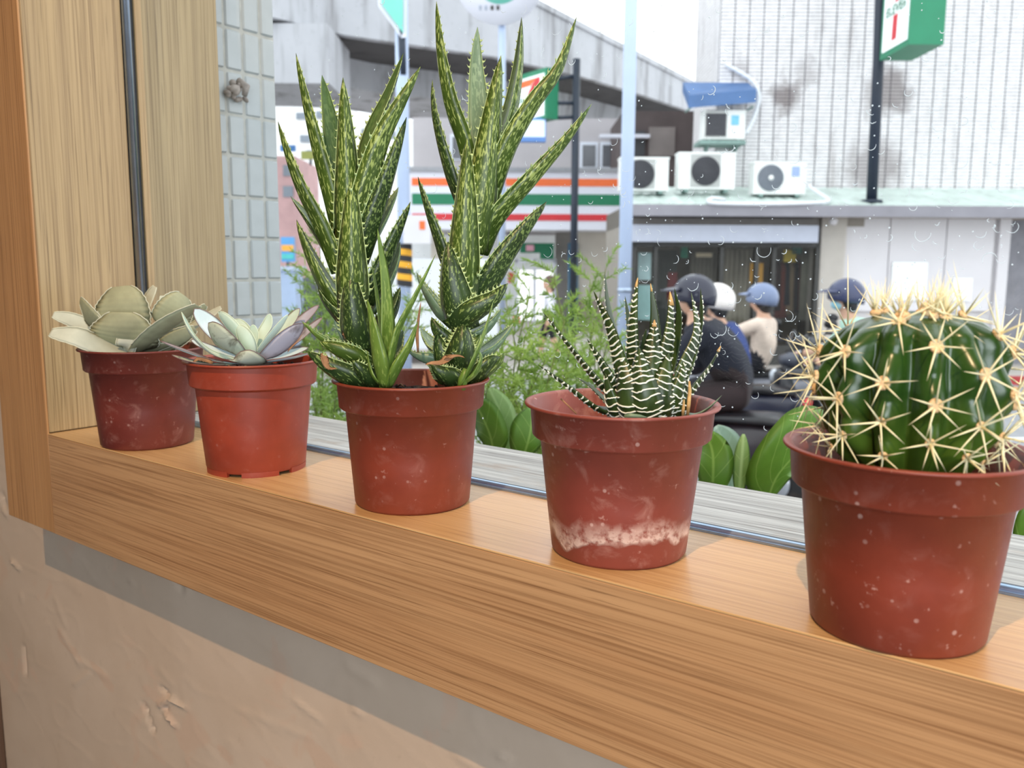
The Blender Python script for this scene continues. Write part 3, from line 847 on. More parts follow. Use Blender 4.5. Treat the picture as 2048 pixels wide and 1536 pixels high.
el([(1450, 560, .3), (1455, 490, .5), (1456, 430, .6), (1456, 374, .6)], 70, cvec(0, -.9, .3), m_ech, dark=False)
el([(1470, 540, 1.2), (1510, 440, 1.7), (1550, 370, 2.0), (1570, 300, 2.1)], 80, cvec(-.2, -.9, .3), m_ech, dark=False)
el([(1450, 620, -.4), (1520, 520, -.9), (1610, 410, -1.1), (1690, 305, -1.0)], 120, cvec(-.62, .15, .5), m_ech, dark=False)
el([(1480, 560, 1.6), (1600, 440, 2.4), (1700, 350, 2.9), (1772, 262, 3.1)], 100, cvec(-.3, -.8, .4), m_ech, m_ech)
el([(1500, 560, 2.4), (1680, 430, 3.4), (1800, 330, 4.0), (1902, 240, 4.3)], 80, cvec(-.1, -.8, .5), m_echp)
el([(1470, 625, -1.0), (1570, 570, -1.9), (1680, 470, -2.2), (1796, 366, -2.1)], 165, cvec(-.5, .6, .6), m_echp, m_echp)
el([(1490, 620, .4), (1640, 550, .4), (1790, 440, .4), (1926, 326, .4)], 150, cvec(-.4, -.4, .8), m_echp, m_echp)
el([(1480, 640, -1.4), (1600, 615, -2.6), (1740, 590, -3.0), (1872, 556, -2.9)], 100, cvec(-.1, .1, 1), m_echb, m_echp)
el([(1440, 640, -1.6), (1420, 620, -2.9), (1395, 596, -3.7), (1365, 560, -3.9)], 255, cvec(.0, .75, .6), m_echd, m_echd)
el([(1360, 640, -1.2), (1180, 610, -2.4), (1000, 550, -3.0), (820, 484, -3.2)], 110, cvec(.2, .1, 1), m_echb, m_echp)
el([(1330, 640, -1.5), (1200, 640, -2.8), (1040, 620, -3.4), (900, 580, -3.6)], 110, cvec(.1, .0, 1), m_echd, m_echd)
el([(1380, 600, .6), (1250, 560, .4), (1130, 520, .2), (1030, 475, .2)], 80, cvec(.2, -.4, .9), m_echb)
el([(1470, 620, 1.6), (1600, 590, 3.0), (1720, 560, 3.6), (1830, 530, 3.9)], 110, cvec(-.1, -.4, .9), m_echb)
for pts, wd in (([(1180, 640, -3.0), (1120, 610, -3.3), (1080, 600, -3.4), (1040, 640, -3.4)], 60), ([(1690, 560, -2.6), (1740, 500, -2.7), (1770, 470, -2.7), (1790, 440, -2.7)], 16)):
    Leaf(pl(V2, [(KX(a), KY(b), c) for a, b, c in pts]), aloe_w(wd / 3.41 / 2 * V2 / FPX, .5, .6), cvec(.2, -.5, .8), .3, .6, 10, 4, wave=.4).mb().build('dry_leaf', m_dry, r2)
MB().tube(pl(V2, [(KX(1430), KY(700), 0), (KX(1440), KY(560), 0)]), [.005, .003], 10).build('stem', m_ech, r2)
# ---------- pot 4: zebra-striped haworthia
r4 = thing('potted_haworthia', 'dark green succulent with white zebra bands in a chalk-crusted reddish pot', 'potted plant', (.6046, .0497, 0))
pot(r4, (.6046, .0497), .0556, .0390, .0868, potmat('dusty_red_plastic', srgb(134, 62, 50), .5, .85, .5, 6), soil=.80, seed=13, dry=2)
HX = lambda X: 1040 + X / 4.518; HY = lambda Y: 520 + Y / 4.518
HA = (at(HX(1150), HY(1420), V4), at(HX(1150), HY(600), V4))
rh = random.Random(4)
m_btip = plain('tan_dry_leaf_tip', srgb(196, 158, 100), .7, .25, 200)
def hl(pts, wd, dtip=0, bands=True, ms=None, pw=1.0, nin=None, tipdry=0):
    P = pl(V4, [(HX(a), HY(b), c) for a, b, c in pts])
    tipp = P[-1] * .6 + P[len(P) // 2] * .4
    rad = tipp - HA[0]; rad.z = 0
    if nin is None: nin = -rad.normalized() + ZA * .15
    hw = wd / 4.518 / 2 * V4 / FPX * 1.3
    W = lambda s: hw * (max(0, 1 - s) ** .8 * (1 - .15 * max(0, .25 - s) / .25) + .012)
    n = 26; dp = .62
    lf = Leaf(P, W, nin, dp, -.05, n, 6)
    o = lf.mb().build('leaf', ms or m_zebra, r4)
    if bands:
        b = MB(); L = lf.L; s = .0024
        def op(sm, x):
            f = max(0, min(n - 1e-4, sm / L * n)); i = int(f); t = f - i
            return lf.outer_pt(i, x, 0.00022, dp).lerp(lf.outer_pt(min(n, i + 1), x, .00022, dp), t)
        while s < L * .97:
            fr = s / L
            wloc = W(fr)
            cuts = [(-.97, .97)]
            if wloc < .0024 or rh.random() < .35:
                c = rh.uniform(-.5, .5); cuts = [(-.97, c - .18), (c + .18, .97)]
            if wloc < .0012: cuts = [(-.97, -.5), (-.2, .3), (.6, .97)]
            ph = rh.uniform(0, 6); am = rh.uniform(.0002, .0006)
            for (a, e) in cuts:
                if e - a < .1 or rh.random() < .06: continue
                m = max(3, int((e - a) * 9)); pts_ = []
                for q in range(m + 1):
                    x = a + (e - a) * q / m
                    ds = am * math.sin(x * 5 + ph) + rh.uniform(-.00018, .00018) - (1 - x * x) * .0009
                    pts_.append(op(s + ds, x))
                r = rh.uniform(.00036, .00050) * (1 if wloc > .002 else .85)
                b.tube(pts_, [r * (.6 if q in (0, m) else rh.uniform(.85, 1.15)) for q in range(m + 1)], 6)
            s += rh.uniform(.0027, .0037) * (1 if fr > .25 else .92)
        b.build('white_bands', m_zband, o)['kind'] = 'stuff'
    if tipdry:
        i0 = int(n * (1 - tipdry))
        MB().tube([lf.c[i] - lf.N[i] * lf.w[i] * .25 for i in range(i0, n + 1)], [lf.w[i] * .75 + .0001 for i in range(i0, n + 1)], 7).build('dry_tip', m_btip, o)
hl([(1000, 1330, -.2), (740, 1100, -.6), (450, 760, -.8), (210, 475, -.8)], 190)
hl([(960, 1400, -.6), (700, 1320, -1.4), (430, 1130, -1.8), (155, 940, -1.8)], 150)
hl([(1000, 1400, 1.0), (800, 1280, 1.6), (640, 1140, 1.9), (505, 1058, 2.0)], 110)
hl([(1020, 1360, -.8), (860, 1110, -1.2), (730, 900, -1.2), (605, 712, -1.1)], 240)
hl([(1060, 1400, -1.2), (960, 1060, -1.5), (830, 620, -1.0), (665, 280, -.4)], 320, tipdry=0)
hl([(1050, 1200, 1.0), (880, 760, 1.6), (800, 420, 1.7), (765, 105, 1.8)], 170)
hl([(1080, 1150, .9), (1020, 820, 1.2), (985, 560, 1.3), (948, 325, 1.4)], 150)
hl([(1075, 1300, -.9), (1030, 900, -.9), (1030, 520, -.6), (1065, 160, -.2)], 250, tipdry=.05)
hl([(1150, 1150, .9), (1215, 800, 1.1), (1215, 500, 1.3), (1180, 212, 1.5)], 150, tipdry=.07)
hl([(1160, 1400, -1.4), (1180, 1090, -2.0), (1200, 800, -1.7), (1215, 540, -1.3)], 330, tipdry=.05)
hl([(1200, 1400, -1.0), (1270, 1000, -1.3), (1345, 600, -.9), (1355, 288, -.5)], 330, tipdry=.08)
hl([(1260, 1200, 1.0), (1380, 850, 1.4), (1435, 520, 1.5), (1395, 255, 1.6)], 150)
hl([(1290, 1400, -.9), (1420, 1010, -1.3), (1570, 650, -1.0), (1545, 290, -.6)], 330)
hl([(1350, 1300, .8), (1540, 900, 1.0), (1630, 560, 1.1), (1632, 252, 1.1)], 170)
hl([(1360, 1390, -.3), (1520, 1180, -.6), (1700, 960, -.7), (1815, 776, -.7)], 190, tipdry=.06)
hl([(1420, 1420, -.4), (1560, 1400, -.8), (1700, 1330, -1.0), (1824, 1222, -1.1)], 110, bands=False, ms=m_aloe_grey)
hl([(1100, 1200, .2), (1100, 960, .2), (1120, 760, .3), (1140, 620, .4)], 170)
hl([(1310, 1390, -1.6), (1390, 1230, -2.1), (1450, 1080, -2.1), (1490, 900, -1.8)], 250)
hl([(1030, 1405, -1.9), (985, 1230, -2.4), (950, 1040, -2.2), (925, 830, -1.7)], 330)
hl([(1230, 1415, -2.0), (1270, 1240, -2.5), (1310, 1050, -2.3), (1345, 840, -1.8)], 330)
hl([(1130, 1412, -2.2), (1115, 1220, -2.8), (1090, 1010, -2.6), (1075, 790, -2.0)], 340)
hl([(910, 1405, -1.2), (850, 1300, -1.7), (805, 1170, -1.9), (770, 1020, -1.8)], 230)
hl([(1400, 1410, -1.1), (1455, 1310, -1.6), (1490, 1190, -1.7), (1515, 1060, -1.6)], 200)
MB().tube(pl(V4, [(HX(1512), HY(1420), -2.2), (HX(1525), HY(1300), -2.3), (HX(1535), HY(1180), -2.3), (HX(1530), HY(1095), -2.3)]), [.0008, .0011, .0010, .0005], 8).build('dry_stalk', m_btip, r4)
MB().tube(pl(V4, [(HX(1470), HY(1420), -2.0), (HX(1475), HY(1340), -2.0), (HX(1480), HY(1260), -2.0)]), [.0008, .001, .0006], 7).build('dry_stalk', m_btip, r4)
MB().tube(pl(V4, [(HX(370), HY(1255), -1.0), (HX(440), HY(1320), -1.3), (HX(510), HY(1390), -1.5)]), .0005, 6).build('twig', m_dry, r4)
MB().tube(pl(V4, [(HX(945), HY(1415), -3.8), (HX(1000), HY(1408), -3.9), (HX(1080), HY(1414), -3.9), (HX(1150), HY(1424), -3.9)]), [.0011, .0014, .0011, .0003], 8).build('fallen_leaf', m_aloe_grey, r4)
# ---------- pot 5: barrel cactus
r5 = thing('potted_cactus', 'round ribbed barrel cactus with long yellow spines in a water-spotted pot', 'potted plant', (.760, .0359, 0))
pot(r5, (.760, .0359), .0536, .0376, .0841, potmat('spotted_rust_plastic', srgb(130, 55, 37), .14, 0, .5, 8), soil=.80, seed=17, dry=3)
def cactmat():
    t = NT('glossy_cactus_skin'); v = t.coord('Object')
    f = t.noise(v, 26, 3); g = t.noise(v, 140, 3, .6)
    z = t.sep(v)[2]
    col = t.ramp(f, [(.3, srgb(30, 58, 20)), (.7, srgb(46, 78, 26))])
    col = t.mix(t.math('MULTIPLY', t.mask(z, .112, .078), .6), col, srgb(96, 122, 40))
    col = t.mix(t.math('MULTIPLY', t.mask(g, .6, .8), .25), col, srgb(90, 112, 60))
    t.bump(t.noise(v, 90, 3), .12, .001)
    return t.done(col, .27, 0, .5, .0)
CC = at(1821, 780, V5); CC.z = 0
CX = lambda X: 1540 + X / 3.657; CY = lambda Y: 540 + Y / 3.657
zb = at(CX(1030), CY(1500), V5 - .03).z; ztop = at(CX(1030), CY(330), V5).z
NRIB = 13; DPSI = 360 / NRIB
RC = 184 * V5 / FPX * .99
hz = ztop - zb
def crad(z):
    t = (z - zb) / hz
    pts = [(0, .70), (.1, .80), (.22, .90), (.38, .985), (.55, 1.0), (.7, .97), (.82, .90), (.9, .80), (.96, .64), (1.0, .42)]
    if t <= 0: return .68 * RC
    for (a, ra), (b, rb) in zip(pts, pts[1:]):
        if t <= b: return RC * (ra + (rb - ra) * (t - a) / (b - a))
    return .4 * RC
def psi_dir(ps): return RH * math.sin(ps) - FH * math.cos(ps)
ribs = {}
vis = {-3: [785, 1290], -2: [600, 940, 1210], -1: [395, 820, 1105, 1370], 0: [300, 560, 980, 1265], 1: [365, 760, 1130, 1380], 2: [475, 895, 1215, 1430], 3: [345, 600, 970, 1260], 4: [710, 1080]}
areoles = []
for k in range(-6, 7):
    ps = math.radians(k * DPSI - 12.3)
    dr_ = psi_dir(ps)
    if k in vis: zs = [at(1821, CY(y), V5 - RC * .93 * math.cos(ps)).z for y in vis[k]]
    else: zs = [zb + hz * q for q in ((.86, .58, .3) if k % 2 else (.72, .44, .18))]
    ribs[k] = (ps, zs)
def cact_r(ps, z):
    q = (ps + math.radians(12.3)) / math.radians(DPSI)
    k = round(q); fr = abs(q - k) * 2          # 0 on the crest, 1 in the furrow
    crest = math.cos(fr * PI / 2) ** .85
    kk = (k + 6) % 13 - 6
    bump = 0
    for za in ribs[kk][1]:
        d = (z - za) / (.0085)
        bump = max(bump, math.exp(-d * d))
    r = crad(z)
    top = min(1, max(0, (ztop - z) / (hz * .25)))
    return r * (1 - .27 * (1 - crest) * (.5 + .5 * top)) + RC * (.115 * bump - .080) * crest
mb = MB(); vs = []; fs = []
NA, NZ = NRIB * 12, 54
for j in range(NZ + 1):
    z = zb - .004 + (hz + .004) * (1 - (1 - j / NZ) ** 1.25)
    for i in range(NA):
        ps = 2 * PI * i / NA - PI
        r = cact_r(ps, z)
        vs.append(CC + psi_dir(ps) * r + ZA * z)
for j in range(NZ):
    for i in range(NA):
        fs.append((j * NA + i, j * NA + (i + 1) % NA, (j + 1) * NA + (i + 1) % NA, (j + 1) * NA + i))
for q, sc in ((1, .6), (2, .25)):
    for i in range(NA):
        ps = 2 * PI * i / NA - PI
        vs.append(CC + psi_dir(ps) * cact_r(ps, ztop) * sc + ZA * (ztop + .0012 * q - (.002 if q == 2 else 0)))
    j = NZ + q - 1
    for i in range(NA): fs.append((j * NA + i, j * NA + (i + 1) % NA, (j + 1) * NA + (i + 1) % NA, (j + 1) * NA + i))
vs.append(CC + ZA * (ztop - .0005)); L_ = len(vs) - 1; j = NZ + 2
for i in range(NA): fs.append((j * NA + i, j * NA + (i + 1) % NA, L_))
mb.add(vs, fs)
mb.build('cactus_body', cactmat(), r5)
m_wool = plain('tan_areole_felt', srgb(222, 190, 146), .95, .18, 500, 0, None, .001)
m_spine = plain('straw_yellow_spine', srgb(240, 232, 190), .45, .10, 90)
spb = MB()
spb.tube([(0, 0, 0), (0, 0, .5), (0, 0, 1)], [.0072 * 4, .0052 * 4, .0006], 6)
spine_proto = None
rc = random.Random(11)
Mi5 = MATS[r5.name].inverted()
def spine_obj(parent, p, d, L, th):
    global spine_proto
    if spine_proto is None:
        me = bpy.data.meshes.new('spine')
        me.from_pydata([tuple(q) for q in spb.v], [], spb.f); me.materials.append(m_spine)
        me.polygons.foreach_set('use_smooth', [True] * len(spb.f))
        spine_proto = me
    o = bpy.data.objects.new('spine', spine_proto)
    COL.objects.link(o); o.parent = parent
    q = d.to_track_quat('Z', 'Y')
    s = th / .0288
    o.matrix_local = Matrix.Translation(Mi5 @ p) @ q.to_matrix().to_4x4() @ Matrix.Diagonal((s, s, L, 1))
    return o
count = 0
for k, (ps, zs) in ribs.items():
    for iz, z in enumerate(sorted(zs, reverse=True)):
        n = psi_dir(ps)
        dz = .003
        slope = (cact_r(ps, z + dz) - cact_r(ps, z - dz)) / (2 * dz)
        p = CC + n * (cact_r(ps, z) - .0002) + ZA * z
        N = (n - ZA * max(-1.5, min(.6, slope)) * .6).normalized()
        tocam = (CAM - p).normalized().dot(N)
        t1 = ZA.cross(n).normalized(); t2 = N.cross(t1).normalized()
        rot = Matrix((t1, t2, N)).transposed()
        big = .0027 if z > zb + hz * .35 else .0019
        b = MB(); b.ball(p, big, 1, 1.15, .55, 0, 12, 7, rot)
        for q in range(10):
            a = rc.uniform(0, 6.28)
            b.ball(p + (t1 * math.cos(a) + t2 * math.sin(a)) * big * .8 + N * .0004, big * .35, 1, 1, 1, 0, 5, 4)
        ar = b.build('areole', m_wool, r5)
        front = tocam > -.35
        ns = 7 if z > zb + hz * .12 else 6
        a0 = rc.uniform(0, 6.28)
        jb = MB()
        for s_ in range(ns):
            a = a0 + 2 * PI * s_ / ns + rc.uniform(-.25, .25)
            tilt = rc.uniform(.2, .5)
            dd = (N * tilt + (t1 * math.cos(a) + t2 * math.sin(a)) * 1.0).normalized()
            L = rc.uniform(.8, 1.2) * (.0245 - .0115 * max(0.0, tocam) ** .8)
            if z < zb + hz * .2: L *= .75
            if s_ % 3 == 0: L *= 1.25
            if front and count < 290:
                spine_obj(ar, p + N * .0006, dd, L, rc.uniform(.00040, .00054)); count += 1
            else: jb.tube([p, p + dd * L * .5, p + dd * L], [.00045, .00033, .00004], 5)
        if jb.v: jb.build('spine_cluster', m_spine, ar)['kind'] = 'stuff'
        if iz == 0 or rc.random() < .5:
            dd = (N + ZA * rc.uniform(-.5, .2)).normalized()
            if front and count < 296: spine_obj(ar, p, dd, rc.uniform(.014, .020), .0006); count += 1
# woolly crown with its bristling young spines
b = MB(); jb = MB()
for k in range(16):
    a = rc.uniform(0, 6.28); r = RC * math.sqrt(rc.uniform(.02, .30))
    p = CC + (RH * math.cos(a) + FH * math.sin(a)) * r + ZA * (ztop + .0005)
    b.ball(p, rc.uniform(.0016, .0028), 1, 1, .8, 0, 8, 5)
    for s_ in range(7):
        dd = (ZA * rc.uniform(.7, 1.4) + RH * rc.uniform(-.6, .6) + FH * rc.uniform(-.6, .6) + (p - CC - ZA * ztop) * 12).normalized()
        L = rc.uniform(.009, .019)
        jb.tube([p, p + dd * L * .5, p + dd * L], [.00030, .00022, .00003], 5)
b.build('crown_wool', m_wool, r5)['kind'] = 'stuff'
jb.build('crown_spines', m_spine, r5)['kind'] = 'stuff'
# ================================================================== STREET
m_asph = plain('wet_grey_asphalt', srgb(150, 152, 156), .55, .12, 3, 0, None, .002, 6)
m_pave = plain('pale_pavement', srgb(178, 172, 166), .8, .08, 4)
m_red = plain('red_kerb_paint', srgb(176, 56, 58), .6, .15, 6)
m_wline = plain('white_road_paint', srgb(232, 232, 230), .6, .05, 8)
mb = MB(); mb.sbox(-30, 30, .9, 70, GROUND - .3, GROUND)
tag(struct(mb.build('floor_street', m_asph)))
mb = MB(); mb.sbox(-9, 14, 12.2, 40, GROUND, GROUND + .1); struct(mb.build('floor_pavement', m_pave))
mb = MB(); mb.sbox(2.2, 12, 12.05, 12.2, GROUND, GROUND + .11); tag(mb.build('red_kerb', m_red), 'red painted kerb stone edge in front of the white panelled shop wall', 'kerb')
mb = MB(); mb.sbox(1.5, 9, 8.1, 8.22, GROUND, GROUND + .004); tag(mb.build('road_line', m_wline), 'white line painted along the grey road at the right', 'road marking')
# ------------------------------------------------------------------ elevated road
def concmat(name, c, dark):
    t = NT(name); v = t.coord('Object'); vv = t.coord('Object', (1.6, 1.6, .16))
    f = t.noise(v, .5, 5, .6); g = t.noise(vv, 1.0, 4, .65); h = t.noise(v, 6, 4, .6)
    col = t.ramp(f, [(.3, tuple(x * .86 for x in c[:3])), (.7, c)])
    col = t.mix(t.math('MULTIPLY', t.mask(g, .5, .7), .75), col, dark)
    col = t.mix(t.math('MULTIPLY', t.mask(h, .6, .8), .4), col, dark)
    return t.done(col, .9)
m_conc = concmat('stained_concrete', srgb(186, 188, 194), srgb(104, 102, 102))
m_conc_shade = concmat('shade_tinted_concrete', srgb(84, 82, 84), srgb(56, 54, 56))  # same concrete, darkened to paint in the shade under the deck
fly = thing('elevated_road', 'stained grey concrete elevated road curving across the sky behind the shops', 'bridge', st(-2, 26, GROUND))
ZB = 6.5
sta = [(300, 20), (430, 24), (548, 35), (690, 70), (815, 88), (990, 113), (1160, 152), (1285, 190), (1392, 226), (1480, 262)]
tops = [(300, -420), (430, -350), (548, -290), (690, -205), (815, -135), (990, -34), (1050, 0), (1160, 55), (1285, 119), (1392, 174), (1480, 216)]
def vfor(px, py): 
    d = ray(px, py); s = (ZB - CAM.z) / d.z
    return d.dot(FH) * s
def topy(x):
    for (a, ya), (b_, yb) in zip(tops, tops[1:]):
        if x <= b_: return ya + (yb - ya) * (x - a) / (b_ - a)
    return tops[-1][1]
fr = []
for x, y in sta:
    v = vfor(x, y); u = uz(x, y, v)[0]; zt = uz(x, topy(x), v)[1]
    fr.append((u, v, zt))
def strip(name, prof, mt, parent=fly):      # profile: list of (dv, z or None for the top edge)
    b = MB(); vs = []; n = len(prof)
    for (u, v, zt) in fr:
        for dv, z in prof: vs.append(st(u, v + dv, zt + z[1] if isinstance(z, tuple) else z))
    fs = []
    for i in range(len(fr) - 1):
        for k in range(n): fs.append((i * n + k, i * n + (k + 1) % n, (i + 1) * n + (k + 1) % n, (i + 1) * n + k))
    fs += [tuple(range(n)), tuple((len(fr) - 1) * n + k for k in range(n))]
    b.add(vs, fs, 0, False)
    return b.build(name, mt, parent)
strip('parapet', [(0, ZB), (.35, ZB), (.3, ('t', 0)), (.02, ('t', 0))], m_conc)
strip('deck_slab', [(.3, ZB + .25), (10.5, ZB + .25), (10.5, ZB + .7), (.3, ZB + .7)], m_conc_shade)
strip('box_girder', [(4.6, ZB - .62), (9.6, ZB - .62), (9.9, ZB + .3), (4.4, ZB + .3)], m_conc)
strip('coping', [(-.08, ('t', -.02)), (.4, ('t', -.02)), (.4, ('t', .16)), (-.08, ('t', .16))], m_conc)
b = MB(); b.pbox(380, 46, 657, 166, 23.4, 3.0); b.build('pier_cap', m_conc, fly)
b = MB(); b.sbox(*[uz(390, 300, 24)[0], uz(470, 300, 24)[0]], 24, 25.6, GROUND, ZB - .5); b.build('pier', m_conc, fly)
# ------------------------------------------------------------------ white-tiled shop block on the right
m_tw = None
def tilewall():
    t = NT('stained_white_tile'); v = t.coord('Object')
    f = t.noise(v, 2.5, 5, .65); g = t.noise(t.coord('Object', (3, 3, .5)), 1.6, 4, .6); q = t.noise(v, 9, 3)
    col = t.ramp(q, [(.3, srgb(218, 216, 218)), (.7, srgb(236, 234, 236))])
    col = t.mix(t.math('MULTIPLY', t.mask(g, .56, .72), .5), col, srgb(150, 142, 140))
    for (px, py, rad, amt) in ((1575, 192, .34, .8), (1780, 182, .46, .75), (1750, 335, .60, .6), (1610, 150, .26, .3), (1480, 140, .3, .35)):
        c = at(px, py, 14.5)
        d = t.n('ShaderNodeVectorMath', operation='DISTANCE'); d.inputs[1].default_value = tuple(c - TW0); t.l(v, d.inputs[0])
        dd = t.math('ADD', d.outputs['Value'], t.math('MULTIPLY', t.math('SUBTRACT', f, .5), .7))
        m = t.n('ShaderNodeMapRange'); m.clamp = True; m.inputs['From Min'].default_value = rad; m.inputs['From Max'].default_value = rad * .45; t.l(dd, m.inputs['Value'])
        col = t.mix(t.math('MULTIPLY', m.outputs['Result'], amt), col, srgb(112, 100, 98))
    return t.done(col, .4)
u0, zw0 = uz(1428, 385, 14.5); u1 = uz(2200, 200, 14.5)[0]
TW0 = st((u0 + u1) / 2, 15, GROUND)
shop = thing('shop_block', 'low white-tiled corner building with a tin eave, shop window and white wall panels', 'building', TW0)
m_tw = tilewall()
b = MB(); b.sbox(u0, u1, 14.5, 16.35, zw0, 7.5); b.build('upper_wall', plain('tile_joint_mortar', srgb(84, 80, 86), .9, .12, 3), shop)
b = MB(); tp = .0585; tw = .236; nrow = int((5.6 - zw0) / tp); ncol = int((u1 - u0) / tw)
for i in range(nrow):
    z = zw0 + i * tp
    for j in range(ncol + 1):
        ua = u0 + j * tw
        vs = [st(ua + .012, 14.492, z + .010), st(ua + tw - .012, 14.492, z + .010), st(ua + tw - .012, 14.494, z + tp - .006), st(ua + .012, 14.494, z + tp - .006),
              st(ua + .006, 14.502, z + .003), st(ua + tw - .006, 14.502, z + .003), st(ua + tw - .006, 14.502, z + tp - .002), st(ua + .006, 14.502, z + tp - .002)]
        b.add(vs, [(0, 1, 2, 3), (4, 5, 1, 0), (5, 6, 2, 1), (6, 7, 3, 2), (7, 4, 0, 3)], 0, False)
for i in range(nrow):
    z = zw0 + i * tp
    for j in range(15):
        va = 14.51 + j * .122
        vs = [st(u0 - .006, va + .008, z + .008), st(u0 - .006, va + .114, z + .008), st(u0 - .006, va + .114, z + tp - .006), st(u0 - .006, va + .008, z + tp - .006),
              st(u0 + .002, va + .004, z + .003), st(u0 + .002, va + .118, z + .003), st(u0 + .002, va + .118, z + tp - .002), st(u0 + .002, va + .004, z + tp - .002)]
        b.add(vs, [(3, 2, 1, 0), (0, 1, 5, 4), (1, 2, 6, 5), (2, 3, 7, 6), (3, 0, 4, 7)], 0, False)
b.build('wall_tiles', m_tw, shop)['kind'] = 'stuff'
m_tin = plain('pale_green_tin_roof', srgb(190, 204, 198), .5, .2, 3)
b = MB(); ua, ub = uz(1262, 400, 13.0)[0], u1
za = uz(1600, 411, 13.0)[1]; zb_ = uz(1600, 376, 14.48)[1]
nn = 90; vs = []; fs = []
for i in range(nn + 1):
    u = ua + (ub - ua) * i / nn; h = .018 * (i % 2)
    vs += [st(u, 13.0, za + h), st(u, 14.48, zb_ + h), st(u, 14.48, zb_ + h - .03), st(u, 13.0, za + h - .03)]
for i in range(nn):
    for k in range(4): fs.append((i * 4 + k, (i + 1) * 4 + k, (i + 1) * 4 + (k + 1) % 4, i * 4 + (k + 1) % 4))
b.add(vs, fs, 0, False); b.build('tin_eave', m_tin, shop)
b = MB(); b.pbox(1262, 411, 2260, 434, 12.95, .12); b.build('eave_fascia', plain('grey_eave_fascia', srgb(140, 138, 146), .5, .12, 2), shop)
b = MB(); b.sbox(ua, u1, 13.07, 15.5, uz(1600, 434, 13)[1] + .02, uz(1600, 428, 13)[1] + .02); b.build('eave_soffit', plain('beige_soffit', srgb(170, 162, 150), .8, .06), shop)
m_beige = plain('beige_strip_tile', srgb(200, 194, 186), .6, .05, 5)
b = MB(); n = 62; zt_, zb2 = uz(1660, 432, 13.5)[1], GROUND + .1
for i in range(n):
    z = zb2 + (zt_ - zb2) * i / n
    b.sbox(uz(1638, 560, 13.5)[0], uz(1688, 560, 13.5)[0], 13.5, 14.0, z, z + (zt_ - zb2) / n * .86)
b.build('pillar_tiles', m_beige, shop)['kind'] = 'stuff'
b = MB(); b.sbox(uz(1641, 560, 13.5)[0], uz(1685, 560, 13.5)[0], 13.52, 14.0, zb2, zt_); b.build('pillar', m_grout, shop)
m_panel = plain('white_wall_panel', srgb(218, 216, 220), .35, .03, 2)
for a, c in ((1682, 1775), (1777, 1888), (1890, 1984)):
    b = MB(); b.pbox(a, 436, c, 622, 13.62, .06); b.build('wall_panel', m_panel, shop)
b = MB(); b.pbox(1680, 430, 2004, 742, 13.68, .5); b.build('panel_backing', plain('pale_lower_wall', srgb(206, 204, 206), .6, .05), shop)
b = MB(); b.pbox(1990, 430, 2012, 742, 13.60, .1); b.build('door_jamb', m_panel, shop)
b = MB(); b.pbox(2012, 430, 2300, 742, 13.9, .3); b.build('grey_shutter', plain('grey_metal_shutter', srgb(132, 132, 140), .5, .15, 5), shop)
for a, y0, c, y1 in ((1783, 524, 1854, 601), (1905, 556, 1944, 602)):  # pale sheets painting in bright reflections of the window glass
    b = MB(); b.pbox(a, y0, c, y1, 13.59, .02); b.build('reflection_patch', plain('painted_reflection_white', srgb(246, 250, 250), .3, .02), shop)
b = MB(); b.pbox(1262, 436, 1637, 452, 13.3, .5); b.build('dark_reveal', plain('dark_grey_reveal', srgb(110, 106, 104), .7, .1), shop)
b = MB(); b.pbox(1262, 450, 1637, 484, 13.25, .45); b.build('shutter_box', plain('blue_grey_shutter_box', srgb(184, 190, 206), .4, .04), shop)
m_dk = plain('dark_window_frame', srgb(58, 58, 56), .5, .15)
b = MB()
b.pbox(1262, 484, 1637, 494, 13.45, .12)
for x in (1262, 1305, 1436, 1506, 1540, 1626): b.pbox(x, 490, x + 8, 742, 13.45, .1)
b.pbox(1262, 690, 1637, 742, 13.46, .1)
b.build('window_frame', m_dk, shop)
for a, c in ((1270, 1305), (1313, 1436), (1444, 1506), (1514, 1540), (1548, 1626)):
    b = MB(); p = [st(*uz(a, 590, 13.5)[:1], 13.5, 0)]
    ua_, ub_ = uz(a, 590, 13.5)[0], uz(c, 590, 13.5)[0]; z0_, z1_ = uz(1450, 690, 13.5)[1], uz(1450, 494, 13.5)[1]
    b.add([st(ua_, 13.5, z0_), st(ub_, 13.5, z0_), st(ub_, 13.5, z1_), st(ua_, 13.5, z1_)], [(0, 1, 2, 3)], 0, False); b.build('window_pane', m_glass, shop)
